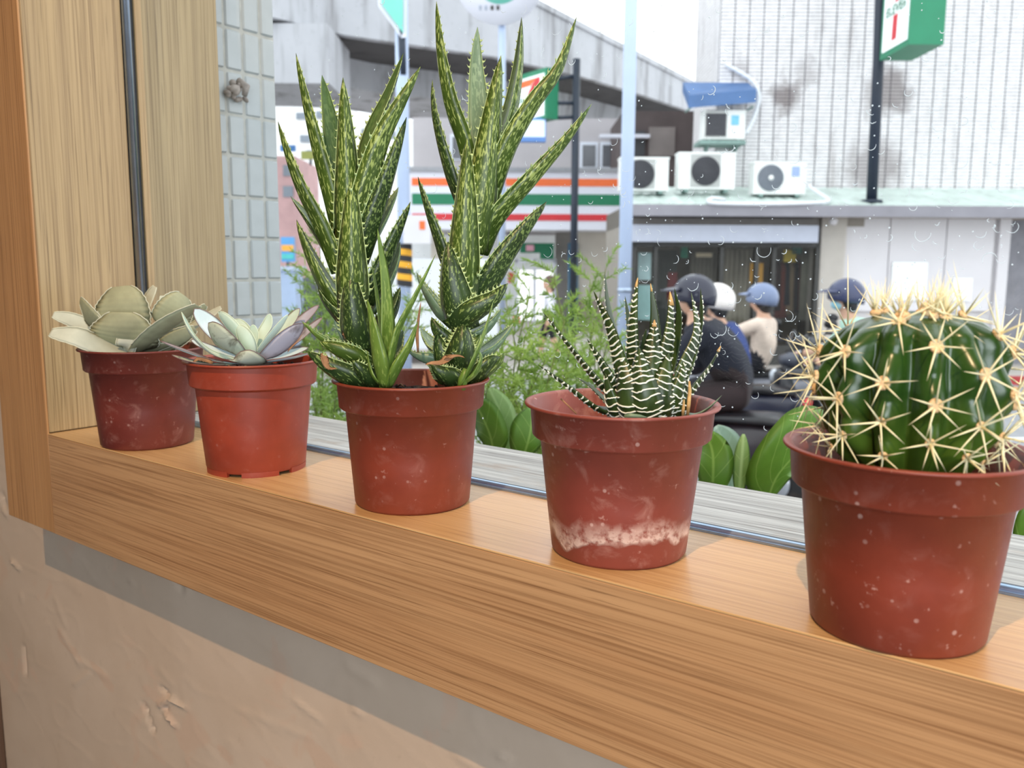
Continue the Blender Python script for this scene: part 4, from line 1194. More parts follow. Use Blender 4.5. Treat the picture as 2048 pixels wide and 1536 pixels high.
# interior behind the shop window
b = MB(); b.pbox(1230, 470, 1680, 760, 16.2, .1); b.build('back_wall', plain('taupe_back_wall', srgb(170, 160, 146), .8, .08), shop)
b = MB(); b.sbox(uz(1240, 590, 14)[0], uz(1250, 590, 14)[0], 13.6, 16.3, GROUND, 1.1); b.sbox(uz(1690, 590, 14)[0], uz(1700, 590, 14)[0], 14.0, 16.3, GROUND, 1.1); b.sbox(uz(1240, 590, 14)[0], uz(1700, 590, 14)[0], 13.6, 16.3, .80, 1.1)
b.build('room_walls', plain('grey_shop_interior', srgb(150, 144, 136), .8, .08), shop)
for (a, y0, c, y1, v, col, nm) in ((1314, 500, 1352, 742, 15.2, (130, 134, 130), 'curtain'), (1378, 505, 1430, 742, 15.3, (160, 154, 142), 'curtain'), (1436, 498, 1500, 742, 15.0, (176, 168, 152), 'curtain'), (1600, 495, 1625, 640, 14.4, (176, 174, 156), 'curtain'),
                                  (1335, 545, 1354, 600, 14.6, (120, 44, 44), 'hanging_cloth'), (1500, 526, 1526, 566, 14.2, (206, 150, 50), 'poster'), (1568, 500, 1592, 524, 14.2, (214, 186, 60), 'poster'), (1584, 490, 1604, 508, 14.2, (60, 120, 110), 'poster'), (1362, 494, 1376, 516, 14.1, (0, 110, 84), 'green_sign'), (1276, 505, 1302, 560, 14.0, (196, 226, 228), 'light_panel'), (1275, 570, 1305, 640, 14.0, (180, 222, 220), 'light_panel'), (1392, 506, 1424, 514, 14.4, (214, 196, 166), 'lamp_shade')):
    b = MB()
    if nm == 'curtain':
        ua_, ub_ = uz(a, 590, v)[0], uz(c, 590, v)[0]; z1_ = uz(a, y0, v)[1]; z0_ = max(GROUND + .12, uz(a, y1, v)[1]); N = 22; vs = []; fs = []
        for i in range(N + 1):
            u = ua_ + (ub_ - ua_) * i / N; dv = .035 * math.sin(i * 1.9)
            vs += [st(u, v + dv, z0_), st(u, v + dv, z1_), st(u, v + dv + .02, z1_), st(u, v + dv + .02, z0_)]
        for i in range(N):
            for k in range(4): fs.append((i * 4 + k, i * 4 + (k + 1) % 4, i * 4 + 4 + (k + 1) % 4, i * 4 + 4 + k))
        fs += [(0, 1, 2, 3), (N * 4, N * 4 + 1, N * 4 + 2, N * 4 + 3)]
        b.add(vs, fs)
    else: b.pbox(a, y0, c, y1, v, .04)
    b.build(nm, plain(nm + '_%d' % a, srgb(*col), .7, .12, 4), shop)
# clothes rack in the window
rack = thing('clothes_rack', 'rack of dark clothes standing behind the shop window at the right', 'rack', st(uz(1572, 600, 14.7)[0], 14.7, GROUND))
mg = plain('rack_steel', srgb(120, 120, 120), .4, .1, 5, .8)
ur = uz(1548, 600, 14.7)[0]; uq = uz(1600, 600, 14.7)[0]; zt_ = uz(1570, 522, 14.7)[1]
b = MB()
for u in (ur, uq): b.tube([st(u, 14.7, GROUND), st(u, 14.7, zt_)], .012, 8)
b.tube([st(ur, 14.7, zt_), st(uq, 14.7, zt_)], .012, 8); b.build('rack_frame', mg, rack)
for i, c in enumerate(((60, 44, 44), (120, 60, 50), (48, 50, 58), (150, 130, 104), (40, 36, 40), (96, 56, 52))):
    u = ur + (uq - ur) * (i + .5) / 6; L = R_.uniform(.7, 1.0)
    b = MB(); b.lathe([(.01, zt_), (.05, zt_ - .05), (.10, zt_ - .12), (.11, zt_ - L * .6), (.13, zt_ - L), (.0, zt_ - L)], 10, st(u, 14.7, 0))
    b.build('hanging_coat', plain('coat_cloth_%d' % i, srgb(*c), .9, .15, 6), rack)
sec = thing('security_camera', 'white round camera under the eave above the tiled pillar', 'camera', at(1667, 442, 13.3))
b = MB(); b.ball(at(1667, 442, 13.3), .065); b.build('dome', m_panel, sec)
b = MB(); b.tube([at(1667, 440, 13.4), at(1667, 431, 13.4)], .025, 8); b.build('mount', m_dk, sec)
# ------------------------------------------------------------------ air conditioners
m_acw = plain('white_unit_casing', srgb(232, 234, 232), .45, .04, 5)
m_acd = plain('dark_fan_grille', srgb(66, 66, 72), .6, .15, 20)
m_acg = plain('grey_unit_front', srgb(176, 178, 176), .5, .05, 8)
m_sup = plain('green_grey_support', srgb(120, 146, 140), .6, .2, 6)
def ac(label, px0, py0, px1, py1, v, fx, fr_, style, zfoot=None):
    p0 = at((px0 + px1) / 2, py1, v)
    r = thing('air_conditioner', label, 'air conditioner', p0, 0, 'outdoor air conditioner units')
    u0, z0 = uz(px0, py1, v); u1, z1 = uz(px1, py0, v)
    b = MB()
    dpt = .30
    b.sbox(u0, u1, v, v + dpt, z0, z1); b.sbox(u0 - .01, u1 + .01, v - .012, v + dpt, z1 - .02, z1 + .012)
    b.build('casing', m_acw, r)
    b = MB(); gw = u0 + (u1 - u0) * fx[0]; gx = u0 + (u1 - u0) * fx[1]
    b.sbox(gw, gx, v - .008, v + .01, z0 + .03, z1 - .03); b.build('front_panel', m_acg if style != 'plain' else m_acw, r)
    c = st((gw + gx) / 2, v - .012, (z0 + z1) / 2); rad = min((gx - gw) / 2, (z1 - z0) / 2) * fr_
    if style == 'square':
        b = MB(); b.sbox(gw + .02, gx - .02, v - .02, v - .008, z0 + .05, z1 - .05)
        for i in range(9): b.sbox(gw + .02, gx - .02, v - .028, v - .02, z0 + .07 + i * .045, z0 + .08 + i * .045)
        b.build('fan_grille', m_acd, r)
    else:
        b = MB(); b.lathe([(0, 0), (rad, 0), (rad, .012), (rad * .96, .02), (0, .02)], 32, c, 0, False, -FH)
        for q in range(5):
            b.lathe([(rad * (q + 1) / 5.6, .022), (rad * (q + 1) / 5.6 + .006, .022), (rad * (q + 1) / 5.6 + .006, .03), (rad * (q + 1) / 5.6, .03)], 28, c, 0, True, -FH)
        g = b.build('fan_grille', m_acd if style != 'plain' else plain('mid_grey_grille', srgb(120, 126, 136), .6, .1), r)
        if style == 'plain':
            b = MB(); b.lathe([(0, .02), (rad * .2, .02), (rad * .2, .036), (0, .04)], 20, c, 0, False, -FH); b.build('fan_hub', m_acw, g)
    if style in ('plain', 'square'):
        b = MB(); q0 = u0 + (u1 - u0) * (.72 if style == 'plain' else .66); b.sbox(q0, q0 + .12, v - .012, v, z1 - .22, z1 - .07)
        b.build('label_plate', plain('blue_label', srgb(150, 170, 214) if style == 'plain' else srgb(120, 190, 216), .5, .1, 20), r)
    for q in (.15, .85):
        u = u0 + (u1 - u0) * q
        b = MB()
        if zfoot is None: b.sbox(u - .03, u + .03, v, v + dpt, z0 - .045, z0)
        else: b.hexa([st(u - .02, v, z0 - .04), st(u + .02, v, z0 - .04), st(u + .02, v + .32, z0 - .28), st(u - .02, v + .32, z0 - .28), st(u - .02, v, z0), st(u + .02, v, z0), st(u + .02, v + .32, z0), st(u - .02, v + .32, z0)])
        b.build('foot' if zfoot is None else 'bracket', m_sup, r)
    return r
ac('white air conditioner with a round dark fan, half behind the pale lamp post', 1240, 316, 1338, 381, 13.55, (.1, .72), .95, 'round')
ac('white air conditioner with a round dark fan between white side panels', 1356, 306, 1472, 378, 13.6, (.21, .74), .95, 'round')
ac('small white air conditioner with a grey fan and pale hub, on the eave', 1507, 324, 1614, 388, 13.5, (.06, .56), 1.0, 'plain')
a4 = ac('white air conditioner with a square dark grille, under the blue awning', 1406, 222, 1492, 278, 14.1, (.03, .56), 1, 'square', 1)
b = MB(); b.pbox(1400, 280, 1492, 288, 14.0, .48); b.build('shelf', m_sup, a4)
aw = thing('blue_awning', 'small blue metal canopy above the wall-mounted air conditioner', 'awning', at(1450, 219, 14.3))
ua_, za_ = uz(1377, 216, 13.95); ub_, zb2_ = uz(1512, 205, 13.95); zc = uz(1450, 180, 14.48)[1]
b = MB(); b.hexa([st(ua_, 13.95, za_), st(ub_, 13.95, zb2_), st(ub_, 14.49, zc - .03), st(ua_, 14.49, zc - .03), st(ua_, 13.95, za_ + .2), st(ub_, 13.95, zb2_ + .2), st(ub_, 14.49, zc + .12), st(ua_, 14.49, zc + .12)])
b.build('canopy_sheet', plain('blue_canopy_paint', srgb(74, 108, 156), .5, .1, 4), aw)
for u in (ua_ + .06, ub_ - .04):
    b = MB(); b.tube([st(u, 13.98, za_ + .03), st(u, 14.48, zc - .35)], .018, 6); b.build('strut', m_sup, aw)
m_hose = plain('white_hose_wrap', srgb(222, 226, 232), .6, .06, 10)
def hose(label, pts, r=.035):
    tag(MB().tube(catmull(pts, 26)[0], r, 8).build('drain_hose', m_hose), label, 'hose', 'white wrapped hoses of the air conditioners')
hose('white hose looping down the tiled wall beside the blue awning', [at(1452, 130, 14.42), at(1480, 145, 14.4), at(1508, 165, 14.35), at(1518, 195, 14.3), at(1508, 235, 14.25), at(1492, 268, 14.2)])
hose('white hose lying along the tin eave below the small air conditioner', [at(1617, 372, 13.45), at(1640, 388, 13.3), at(1658, 402, 13.1), at(1620, 406, 12.95), at(1520, 408, 12.93), at(1440, 407, 12.93), at(1415, 404, 12.95), at(1425, 396, 13.05), at(1450, 400, 13.1)], .03)
# dark pole with the projecting light box on the eave
m_navy = plain('dark_navy_post', srgb(34, 44, 60), .5, .1, 4)
m_green = plain('green_sign_case', srgb(30, 128, 92), .45, .06, 4)
m_signw = glow('backlit_white_sign', srgb(240, 246, 248), .35)
m_sred = plain('red_sign_print', srgb(206, 48, 58), .5, .05)
m_sora = plain('orange_sign_print', srgb(236, 110, 52), .5, .05)
m_sgrn = plain('green_sign_print', srgb(20, 120, 84), .5, .05)
post = thing('sign_post', 'dark navy post standing on the tin eave of the tiled shop', 'post', at(1743, 402, 13.3))
b = MB(); b.tube([at(1743, 404, 13.3), at(1757, 120, 13.3), at(1766, -160, 13.3)], .082, 12); b.build('post_tube', m_navy, post)
b = MB(); p = at(1743, 404, 13.3); b.lathe([(0, -.02), (.16, -.02), (.16, .03), (0, .03)], 14, p); b.build('base_plate', m_navy, post)
def text_pts(s, size):
    cu = bpy.data.curves.new('txt', 'FONT'); cu.body = s; cu.size = size; cu.extrude = 0; cu.offset = size * .02
    o = bpy.data.objects.new('txt', cu); COL.objects.link(o)
    bpy.context.view_layer.update()
    me = o.evaluated_get(bpy.context.evaluated_depsgraph_get()).to_mesh()
    vs = [v.co.copy() for v in me.vertices]; fs = [list(p.vertices) for p in me.polygons]
    o.evaluated_get(bpy.context.evaluated_depsgraph_get()).to_mesh_clear()
    bpy.data.objects.remove(o); bpy.data.curves.remove(cu)
    return vs, fs
def seven_sign(root, O, X, Y, w, h, out):      # numeral, word band, lower bar on a panel: origin lower left, X right, Y up
    def P(x, y, l=.006): return O + X * (x * w) + Y * (y * h) + out * l
    def shape(name, pts, mt, l=.006):
        b = MB(); b.poly([P(x, y, l) for x, y in pts], out, .005); b.build(name, mt, root)
    shape('numeral_bar', [(.10, .94), (.10, .78), (.56, .78), (.78, .94)], m_sora)
    shape('numeral_stem', [(.60, .78), (.78, .94), (.90, .94), (.90, .80), (.66, .62), (.60, .56), (.44, .56), (.50, .66)], m_sred)
    shape('numeral_foot', [(.40, .40), (.60, .40), (.58, .08), (.38, .08)], m_sred)
    vs, fs = text_pts('ELEVEn', 1.0)
    mx = max(v.x for v in vs); my = max(v.y for v in vs)
    b = MB(); b.add([P(.08 + v.x / mx * .84, .42 + v.y / my * .12, .009) for v in vs], fs, 0, False); b.build('word', m_sgrn, root)
N_ = uz(1818, 81, 12.0); zb_ = N_[1]
uN = N_[0]; wf_, ws_, hs_ = .86, .47, 2.1
box1 = thing('shop_sign', 'green and white backlit box sign with a red numeral, high on the navy post', 'sign', st(uN, 12.4, zb_), 0, 'convenience store box signs')
b = MB(); b.sbox(uN, uN + ws_, 12.0, 12.0 + wf_ + .06, zb_ - .05, zb_ + hs_); b.build('sign_case', m_green, box1)
b = MB(); b.sbox(uN - .012, uN, 12.05, 12.0 + wf_ - .03, zb_ + .03, zb_ + hs_ - .05); b.build('sign_face', m_signw, box1)
seven_sign(box1, st(uN - .012, 12.0 + wf_ - .05, zb_ + .04), -FH, ZA, wf_ - .12, 1.05, -RH)
b = MB(); b.tube([st(uN + .2, 12.9, zb_ + .5), st(uz(1757, 120, 13.3)[0], 13.3, zb_ + .5)], .03, 8); b.tube([st(uN + .2, 12.9, zb_ + 1.5), st(uz(1757, 120, 13.3)[0], 13.3, zb_ + 1.5)], .03, 8); b.build('sign_arm', m_navy, box1)
# ------------------------------------------------------------------ convenience store on the left
u0, z0 = uz(821, 458, 19.0); u1, z1 = uz(1246, 345, 19.0)
store = thing('convenience_store', 'street shop with an orange, green and red striped white fascia over its entrance', 'building', st((u0 + u1) / 2, 20, GROUND))
m_fas = plain('white_fascia_board', srgb(222, 224, 236), .4, .03, 2)
b = MB(); b.sbox(u0, u1, 19.0, 20.2, z0, z1); b.build('fascia', m_fas, store)
for (a, c, mt, nm) in ((357, 372, m_sora, 'orange_stripe'), (388, 410, m_sgrn, 'green_stripe'), (428, 441, m_sred, 'red_stripe')):
    b = MB(); b.sbox(u0 + .04, u1, 18.985, 19.0, uz(1030, c, 19)[1], uz(1030, a, 19)[1]); b.build(nm, mt, store)
b = MB(); b.sbox(u0 - .05, u1 + .05, 18.93, 20.3, z1, z1 + .09); b.build('fascia_cap', plain('grey_flashing', srgb(150, 152, 158), .5, .1), store)
m_pil = plain('beige_stone_pillar', srgb(204, 198, 188), .7, .05, 3)
for a, c in ((1158, 1232), (862, 884)):
    b = MB(); b.pbox(a, 458, c, 600, 20.3, .6); b.build('pillar', m_pil, store)
    b = MB(); b.pbox(a - 2, 600, c + 2, 668, 20.25, .7); b.build('pillar_base', plain('brown_plinth', srgb(150, 138, 130), .7, .1), store)
b = MB(); b.pbox(1110, 458, 1160, 668, 20.9, .2); b.build('side_wall', plain('grey_side_wall', srgb(150, 146, 144), .8, .08), store)
b = MB(); b.tube([at(1146, 486, 20.2), at(1146, 664, 20.2)], .12, 10); b.build('blue_pipe', plain('blue_drain_pipe', srgb(56, 116, 150), .5, .1), store)
b = MB(); b.pbox(800, 470, 1120, 680, 24.0, .2); b.build('back_wall', plain('pale_store_back', srgb(222, 226, 230), .7, .08, 2), store)
b = MB(); b.sbox(u0, u1, 20.2, 24.2, z0 + .35, z0 + .5); b.build('store_ceiling', m_white, store)
m_lit = glow('lit_store_panel', srgb(250, 252, 255), 1.2)
for a, y0, c, y1, v, nm, mt in ((1040, 486, 1108, 506, 20.5, 'green_header', m_sgrn), (1052, 490, 1068, 502, 20.45, 'header_print', plain('pink_header_print', srgb(230, 170, 190), .6, .1)), (1080, 506, 1108, 518, 20.5, 'green_header', m_sgrn)):
    b = MB(); b.pbox(a, y0, c, y1, v, .08); b.build(nm, mt, store)
b = MB()
for x in (1030, 1066, 1106): b.pbox(x, 518, x + 6, 668, 20.6, .06)
b.pbox(1030, 518, 1112, 526, 20.6, .06); b.build('door_frame', m_fas, store)
for a, c in ((1036, 1066), (1072, 1106)):
    b = MB(); b.pbox(a, 540, c, 640, 22.2, .1); b.build('lit_cabinet', m_lit, store)
for (a, y0, c, y1, col) in ((990, 545, 1000, 565, (196, 60, 70)), (1016, 545, 1028, 566, (206, 60, 70)), (1026, 632, 1040, 646, (236, 130, 80)), (900, 540, 960, 600, (210, 214, 222)), (930, 600, 1010, 640, (180, 150, 140))):
    b = MB(); b.pbox(a, y0, c, y1, 20.8, .1); b.build('poster', plain('store_poster_%d' % a, srgb(*col), .6, .1, 4), store)
# second box sign on its navy pole, with a small blue one under it
post2 = thing('sign_post', 'slim navy pole rising in front of the striped fascia', 'post', st(uz(1150, 600, 17.5)[0], 17.5, GROUND))
b = MB(); b.tube([st(uz(1150, 340, 17.5)[0], 17.5, GROUND + .1), st(uz(1150, 340, 17.5)[0], 17.5, uz(1150, 118, 17.5)[1])], .075, 10)
b.tube([at(1108, 206, 17.5), at(1150, 206, 17.5)], .04, 8); b.tube([at(1108, 236, 17.5), at(1150, 234, 17.5)], .04, 8); b.tube([at(1110, 158, 17.5), at(1150, 152, 17.5)], .04, 8); b.build('pole_tube', m_navy, post2)
uE, zE = uz(1092, 236, 17.3); zF = uz(1092, 134, 17.3)[1]; uD = uz(1028, 190, 17.6)[0]
box2 = thing('shop_sign', 'green and white box sign with a red numeral behind the tall aloe leaves', 'sign', st(uE, 17.4, zE), 0, 'convenience store box signs')
nx_ = (st(uE, 17.3, 0) - st(uD, 18.2, 0)).normalized(); ox_ = Vector((-nx_.y, nx_.x, 0)); ox_ = ox_ if ox_.dot(FH) < 0 else -ox_
wl = (st(uE, 17.3, 0) - st(uD, 18.2, 0)).length; A_ = st(uD, 18.2, zE)
hh_ = zF - zE
b = MB(); q = [A_, A_ + nx_ * wl, A_ + nx_ * wl - ox_ * .3, A_ - ox_ * .3]; b.hexa(q + [p + ZA * hh_ for p in q]); b.build('sign_case', m_green, box2)
b = MB(); q = [A_ + nx_ * .05 + ZA * .06 + ox_ * .012, A_ + nx_ * (wl - .06) + ZA * .06 + ox_ * .012, A_ + nx_ * (wl - .06) + ZA * .06, A_ + nx_ * .05 + ZA * .06]; b.hexa(q + [p + ZA * (hh_ - .16) for p in q]); b.build('sign_face', m_signw, box2)
seven_sign(box2, A_ + nx_ * .08 + ZA * .06 + ox_ * .012, nx_, ZA, wl - .18, hh_ - .16, ox_)
bs = thing('blue_box_sign', 'small pale blue lit box sign below the green one', 'sign', at(1068, 284, 17.4))
b = MB(); b.pbox(1040, 236, 1092, 283, 17.4, .2); b.build('sign_case', plain('blue_sign_case', srgb(96, 140, 206), .5, .08), bs)
b = MB(); b.pbox(1046, 240, 1090, 274, 17.385, .02); b.build('sign_face', glow('backlit_pale_blue', srgb(206, 222, 248), .4), bs)
# grey building above the store and the dark one under the bridge
gb = thing('grey_building', 'grey concrete building with white framed windows above the striped fascia', 'building', st(uz(1030, 300, 23)[0], 23, GROUND))
b = MB(); b.pbox(826, 236, 1262, 352, 22.0, 5); b.pbox(826, 352, 1262, 470, 24.3, 3); b.build('wall', plain('grey_render', srgb(176, 172, 176), .8, .1, 1), gb)
for a, y0, c, y1 in ((1160, 284, 1196, 336), (1200, 284, 1244, 336), (900, 268, 960, 320)):
    b = MB(); b.pbox(a, y0, c, y1, 21.95, .08); w_ = b.build('window', plain('white_window_frame_%d' % a, srgb(214, 220, 232), .5, .04), gb)
    b = MB(); b.pbox(a + 5, y0 + 6, c - 5, y1 - 3, 21.93, .03); b.build('pane', plain('dim_window_pane_%d' % a, srgb(96, 98, 104), .2, .2, 2), w_)
b = MB(); b.pbox(1226, 318, 1246, 338, 21.8, .3); b.build('wall_lamp', m_fas, gb)
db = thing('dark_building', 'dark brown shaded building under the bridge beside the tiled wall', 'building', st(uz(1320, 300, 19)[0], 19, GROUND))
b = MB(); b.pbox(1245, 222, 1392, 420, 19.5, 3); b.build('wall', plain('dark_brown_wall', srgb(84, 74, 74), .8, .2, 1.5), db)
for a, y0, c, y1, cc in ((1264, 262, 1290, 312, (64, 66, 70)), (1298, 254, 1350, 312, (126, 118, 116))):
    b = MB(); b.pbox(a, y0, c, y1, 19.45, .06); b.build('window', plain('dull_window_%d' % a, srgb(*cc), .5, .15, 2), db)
b = MB(); b.pbox(1200, 268, 1300, 275, 19.3, .2); b.build('ledge', m_fas, db)
# ------------------------------------------------------------------ lamp posts and road signs
m_pole = plain('pale_blue_post_paint', srgb(176, 192, 220), .45, .05, 2)
lp = thing('lamp_post', 'pale blue lamp post standing between the zebra plant and the striped fascia', 'post', st(uz(1250, 600, 9)[0], 9, GROUND))
ub = uz(1250, 530, 9)[0]
b = MB(); b.tube([st(ub, 9, GROUND), st(ub, 9, 4.6)], .068, 16); b.build('post_tube', m_pole, lp)
b = MB(); b.lathe([(0, 0), (.15, 0), (.15, .03), (.09, .06), (.085, .3), (0, .3)], 16, st(ub, 9, GROUND)); b.build('base', m_pole, lp)
b = MB(); b.lathe([(.069, 0), (.075, 0), (.075, .05), (.069, .05)], 16, at(1249, 585, 9), 0, True); b.build('band', m_steel, lp)
lp2 = thing('lamp_post', 'pale blue post behind the left aloe stem carrying a green road sign', 'post', st(uz(806, 500, 12)[0], 12, GROUND))
ub = uz(806, 300, 12)[0]
b = MB(); b.tube([st(ub, 12, GROUND), st(ub, 12, 5.6)], .088, 16); b.build('post_tube', m_pole, lp2)
b = MB(); n = 7; zz0 = uz(810, 575, 12)[1]; zz1 = uz(810, 488, 12)[1]
for k in range(n):                                    # slanted black and yellow guard wrap
    for q in range(16):
        a0 = 2 * PI * q / 16; a1 = 2 * PI * (q + 1) / 16
        def zq(a, k): return zz0 + (zz1 - zz0) * (k / n) + (a - 0) * .012
        vs = []
        for a, kk in ((a0, k), (a1, k), (a1, k + 1), (a0, k + 1)):
            z = min(zz1, max(zz0, zq(a if a < PI else 2 * PI - a, kk) ))
            vs.append(st(ub, 12, 0) + RH * (.11 * math.cos(a)) + FH * (.11 * math.sin(a)) + ZA * z)
        b.add(vs, [(0, 1, 2, 3)], k % 2, False)
b.build('striped_guard', [plain('black_guard_band', srgb(36, 36, 40), .6, .1), plain('yellow_guard_band', srgb(236, 172, 40), .6, .08)], lp2)
b = MB(); b.pbox(806, 430, 860, 487, 11.7, .25); cb = b.build('control_box', m_panel, lp2)
b = MB(); b.pbox(839, 442, 850, 459, 11.69, .02); b.build('red_label', m_sora, cb)
sg = thing('road_sign', 'turquoise-green road sign plate with a white edge at the top of the picture', 'sign', at(780, 40, 11.8))
m_teal = plain('turquoise_sign_face', srgb(120, 206, 190), .4, .08, 3)
pp = [(756, -90), (812, -150), (812, 74), (803, 76), (756, 12)]
b = MB(); b.poly([at(x, y, 11.86) for x, y in pp], -FH, .03); b.build('sign_plate', m_fas, sg)
b = MB(); b.poly([at(x, y, 11.82) for x, y in [(763, -84), (806, -140), (806, 66), (763, 8)]], -FH, .02); b.build('sign_face', m_teal, sg)
b = MB(); b.tube([at(803, 60, 11.9), at(806, 150, 11.95)], .05, 8); b.tube([at(790, -20, 11.9), at(800, -20, 12)], .03, 8); b.build('bracket', m_navy, sg)
rs = thing('round_sign', 'round white-rimmed road sign with small dark marks on a thin pole', 'sign', st(uz(1003, 300, 18)[0], 18, GROUND))
cs = at(999, -42, 18.0); rad = 84 * 18 / FPX
b = MB(); b.lathe([(0, 0), (rad, 0), (rad, .03), (0, .03)], 48, cs, 0, False, -FH); b.build('sign_disc', m_fas, rs)
b = MB(); b.lathe([(0, .03), (rad * .55, .03), (rad * .55, .036), (0, .036)], 40, cs, 0, False, -FH); b.build('sign_centre', m_teal, rs)
for k, dk in enumerate((0, 0, 1, 1)):
    x = 958 + k * 11.6; b = MB(); b.pbox(x, 11, x + (6 if dk else 4), 20, 17.955, .01); b.build('sign_mark', m_dk if dk else plain('pale_sign_mark', srgb(150, 160, 176), .6, .1), rs)
b = MB(); b.tube([st(uz(1006, 100, 18.1)[0], 18.1, GROUND), at(1004, -42, 18.1)], .075, 10); b.build('pole', m_pole, rs)
# hanging drip stain fitting on the bridge face
# ------------------------------------------------------------------ far street on the left
fb = thing('apartment_block', 'pale far apartment block with small dark windows behind the left aloe', 'building', st(uz(680, 350, 48)[0], 48, GROUND))
b = MB(); b.pbox(520, 205, 700, 560, 46.0, 8); b.pbox(700, 240, 842, 560, 50.0, 8); b.build('wall', plain('white_far_render', srgb(246, 246, 246), .7, .03, .3), fb)
m_fw = plain('far_window_glass', srgb(128, 138, 150), .3, .2, .5)
for a, y0, c, y1, v in ((592, 225, 612, 238, 46), (632, 222, 655, 236, 46), (600, 270, 622, 284, 46), (724, 258, 746, 272, 50), (770, 262, 790, 276, 50), (612, 300, 640, 312, 46), (640, 330, 664, 344, 46), (730, 300, 752, 314, 50)):
    b = MB(); b.pbox(a, y0, c, y1, v - .1, .2); b.build('window', m_fw, fb)
pk = thing('pink_brick_house', 'narrow pinkish brick house front by the tiled pillar', 'building', st(uz(576, 380, 34)[0], 34, GROUND))
b = MB(); b.pbox(556, 312, 594, 620, 34, 4); b.build('wall', plain('pinkish_brick', srgb(204, 166, 166), .8, .12, 2), pk)
for y in (330, 372): 
    b = MB(); b.pbox(566, y, 586, y + 22, 33.95, .1); b.build('window', m_fw, pk)
def flat_sign(label, a, y0, c, y1, v, col):
    r = thing('street_sign', label, 'sign', at((a + c) / 2, y1, v))
    b = MB(); b.pbox(a, y0, c, y1, v, .15); b.build('sign_board', plain('board_%d_%d' % (a, y0), srgb(*col), .5, .1, 3), r)
    b = MB(); b.pbox((a + c) / 2 - 2, y1, (a + c) / 2 + 2, y1 + 12, v, .08); b.build('sign_leg', m_navy, r)
    return r
flat_sign('blue sign board high beside the tiled pillar', 560, 290, 590, 302, 30, (80, 140, 210))
flat_sign('yellow-green sign board above the pinkish house', 602, 302, 640, 318, 31, (190, 196, 110))
s_ = flat_sign('small blue, orange and teal striped sign by the tiled pillar', 562, 474, 588, 524, 22, (90, 160, 220))
for y0, y1, c in ((490, 502, (240, 170, 70)), (508, 518, (80, 190, 190))):
    b = MB(); b.pbox(563, y0, 587, y1, 21.98, .03); b.build('sign_band', plain('band_%d' % y0, srgb(*c), .5, .1), s_)
cp = thing('utility_cabinet', 'pale blue-grey roadside cabinet beside the foot of the tiled pillar', 'cabinet', st(uz(582, 620, 11)[0], 11, GROUND))
b = MB(); b.pbox(560, 540, 592, 690, 11, .4); b.build('cabinet_body', plain('blue_grey_cabinet', srgb(160, 178, 206), .5, .06), cp)
b = MB(); b.pbox(557, 533, 595, 541, 10.96, .48); b.build('cabinet_lid', plain('blue_grey_lid', srgb(176, 190, 212), .5, .06), cp)
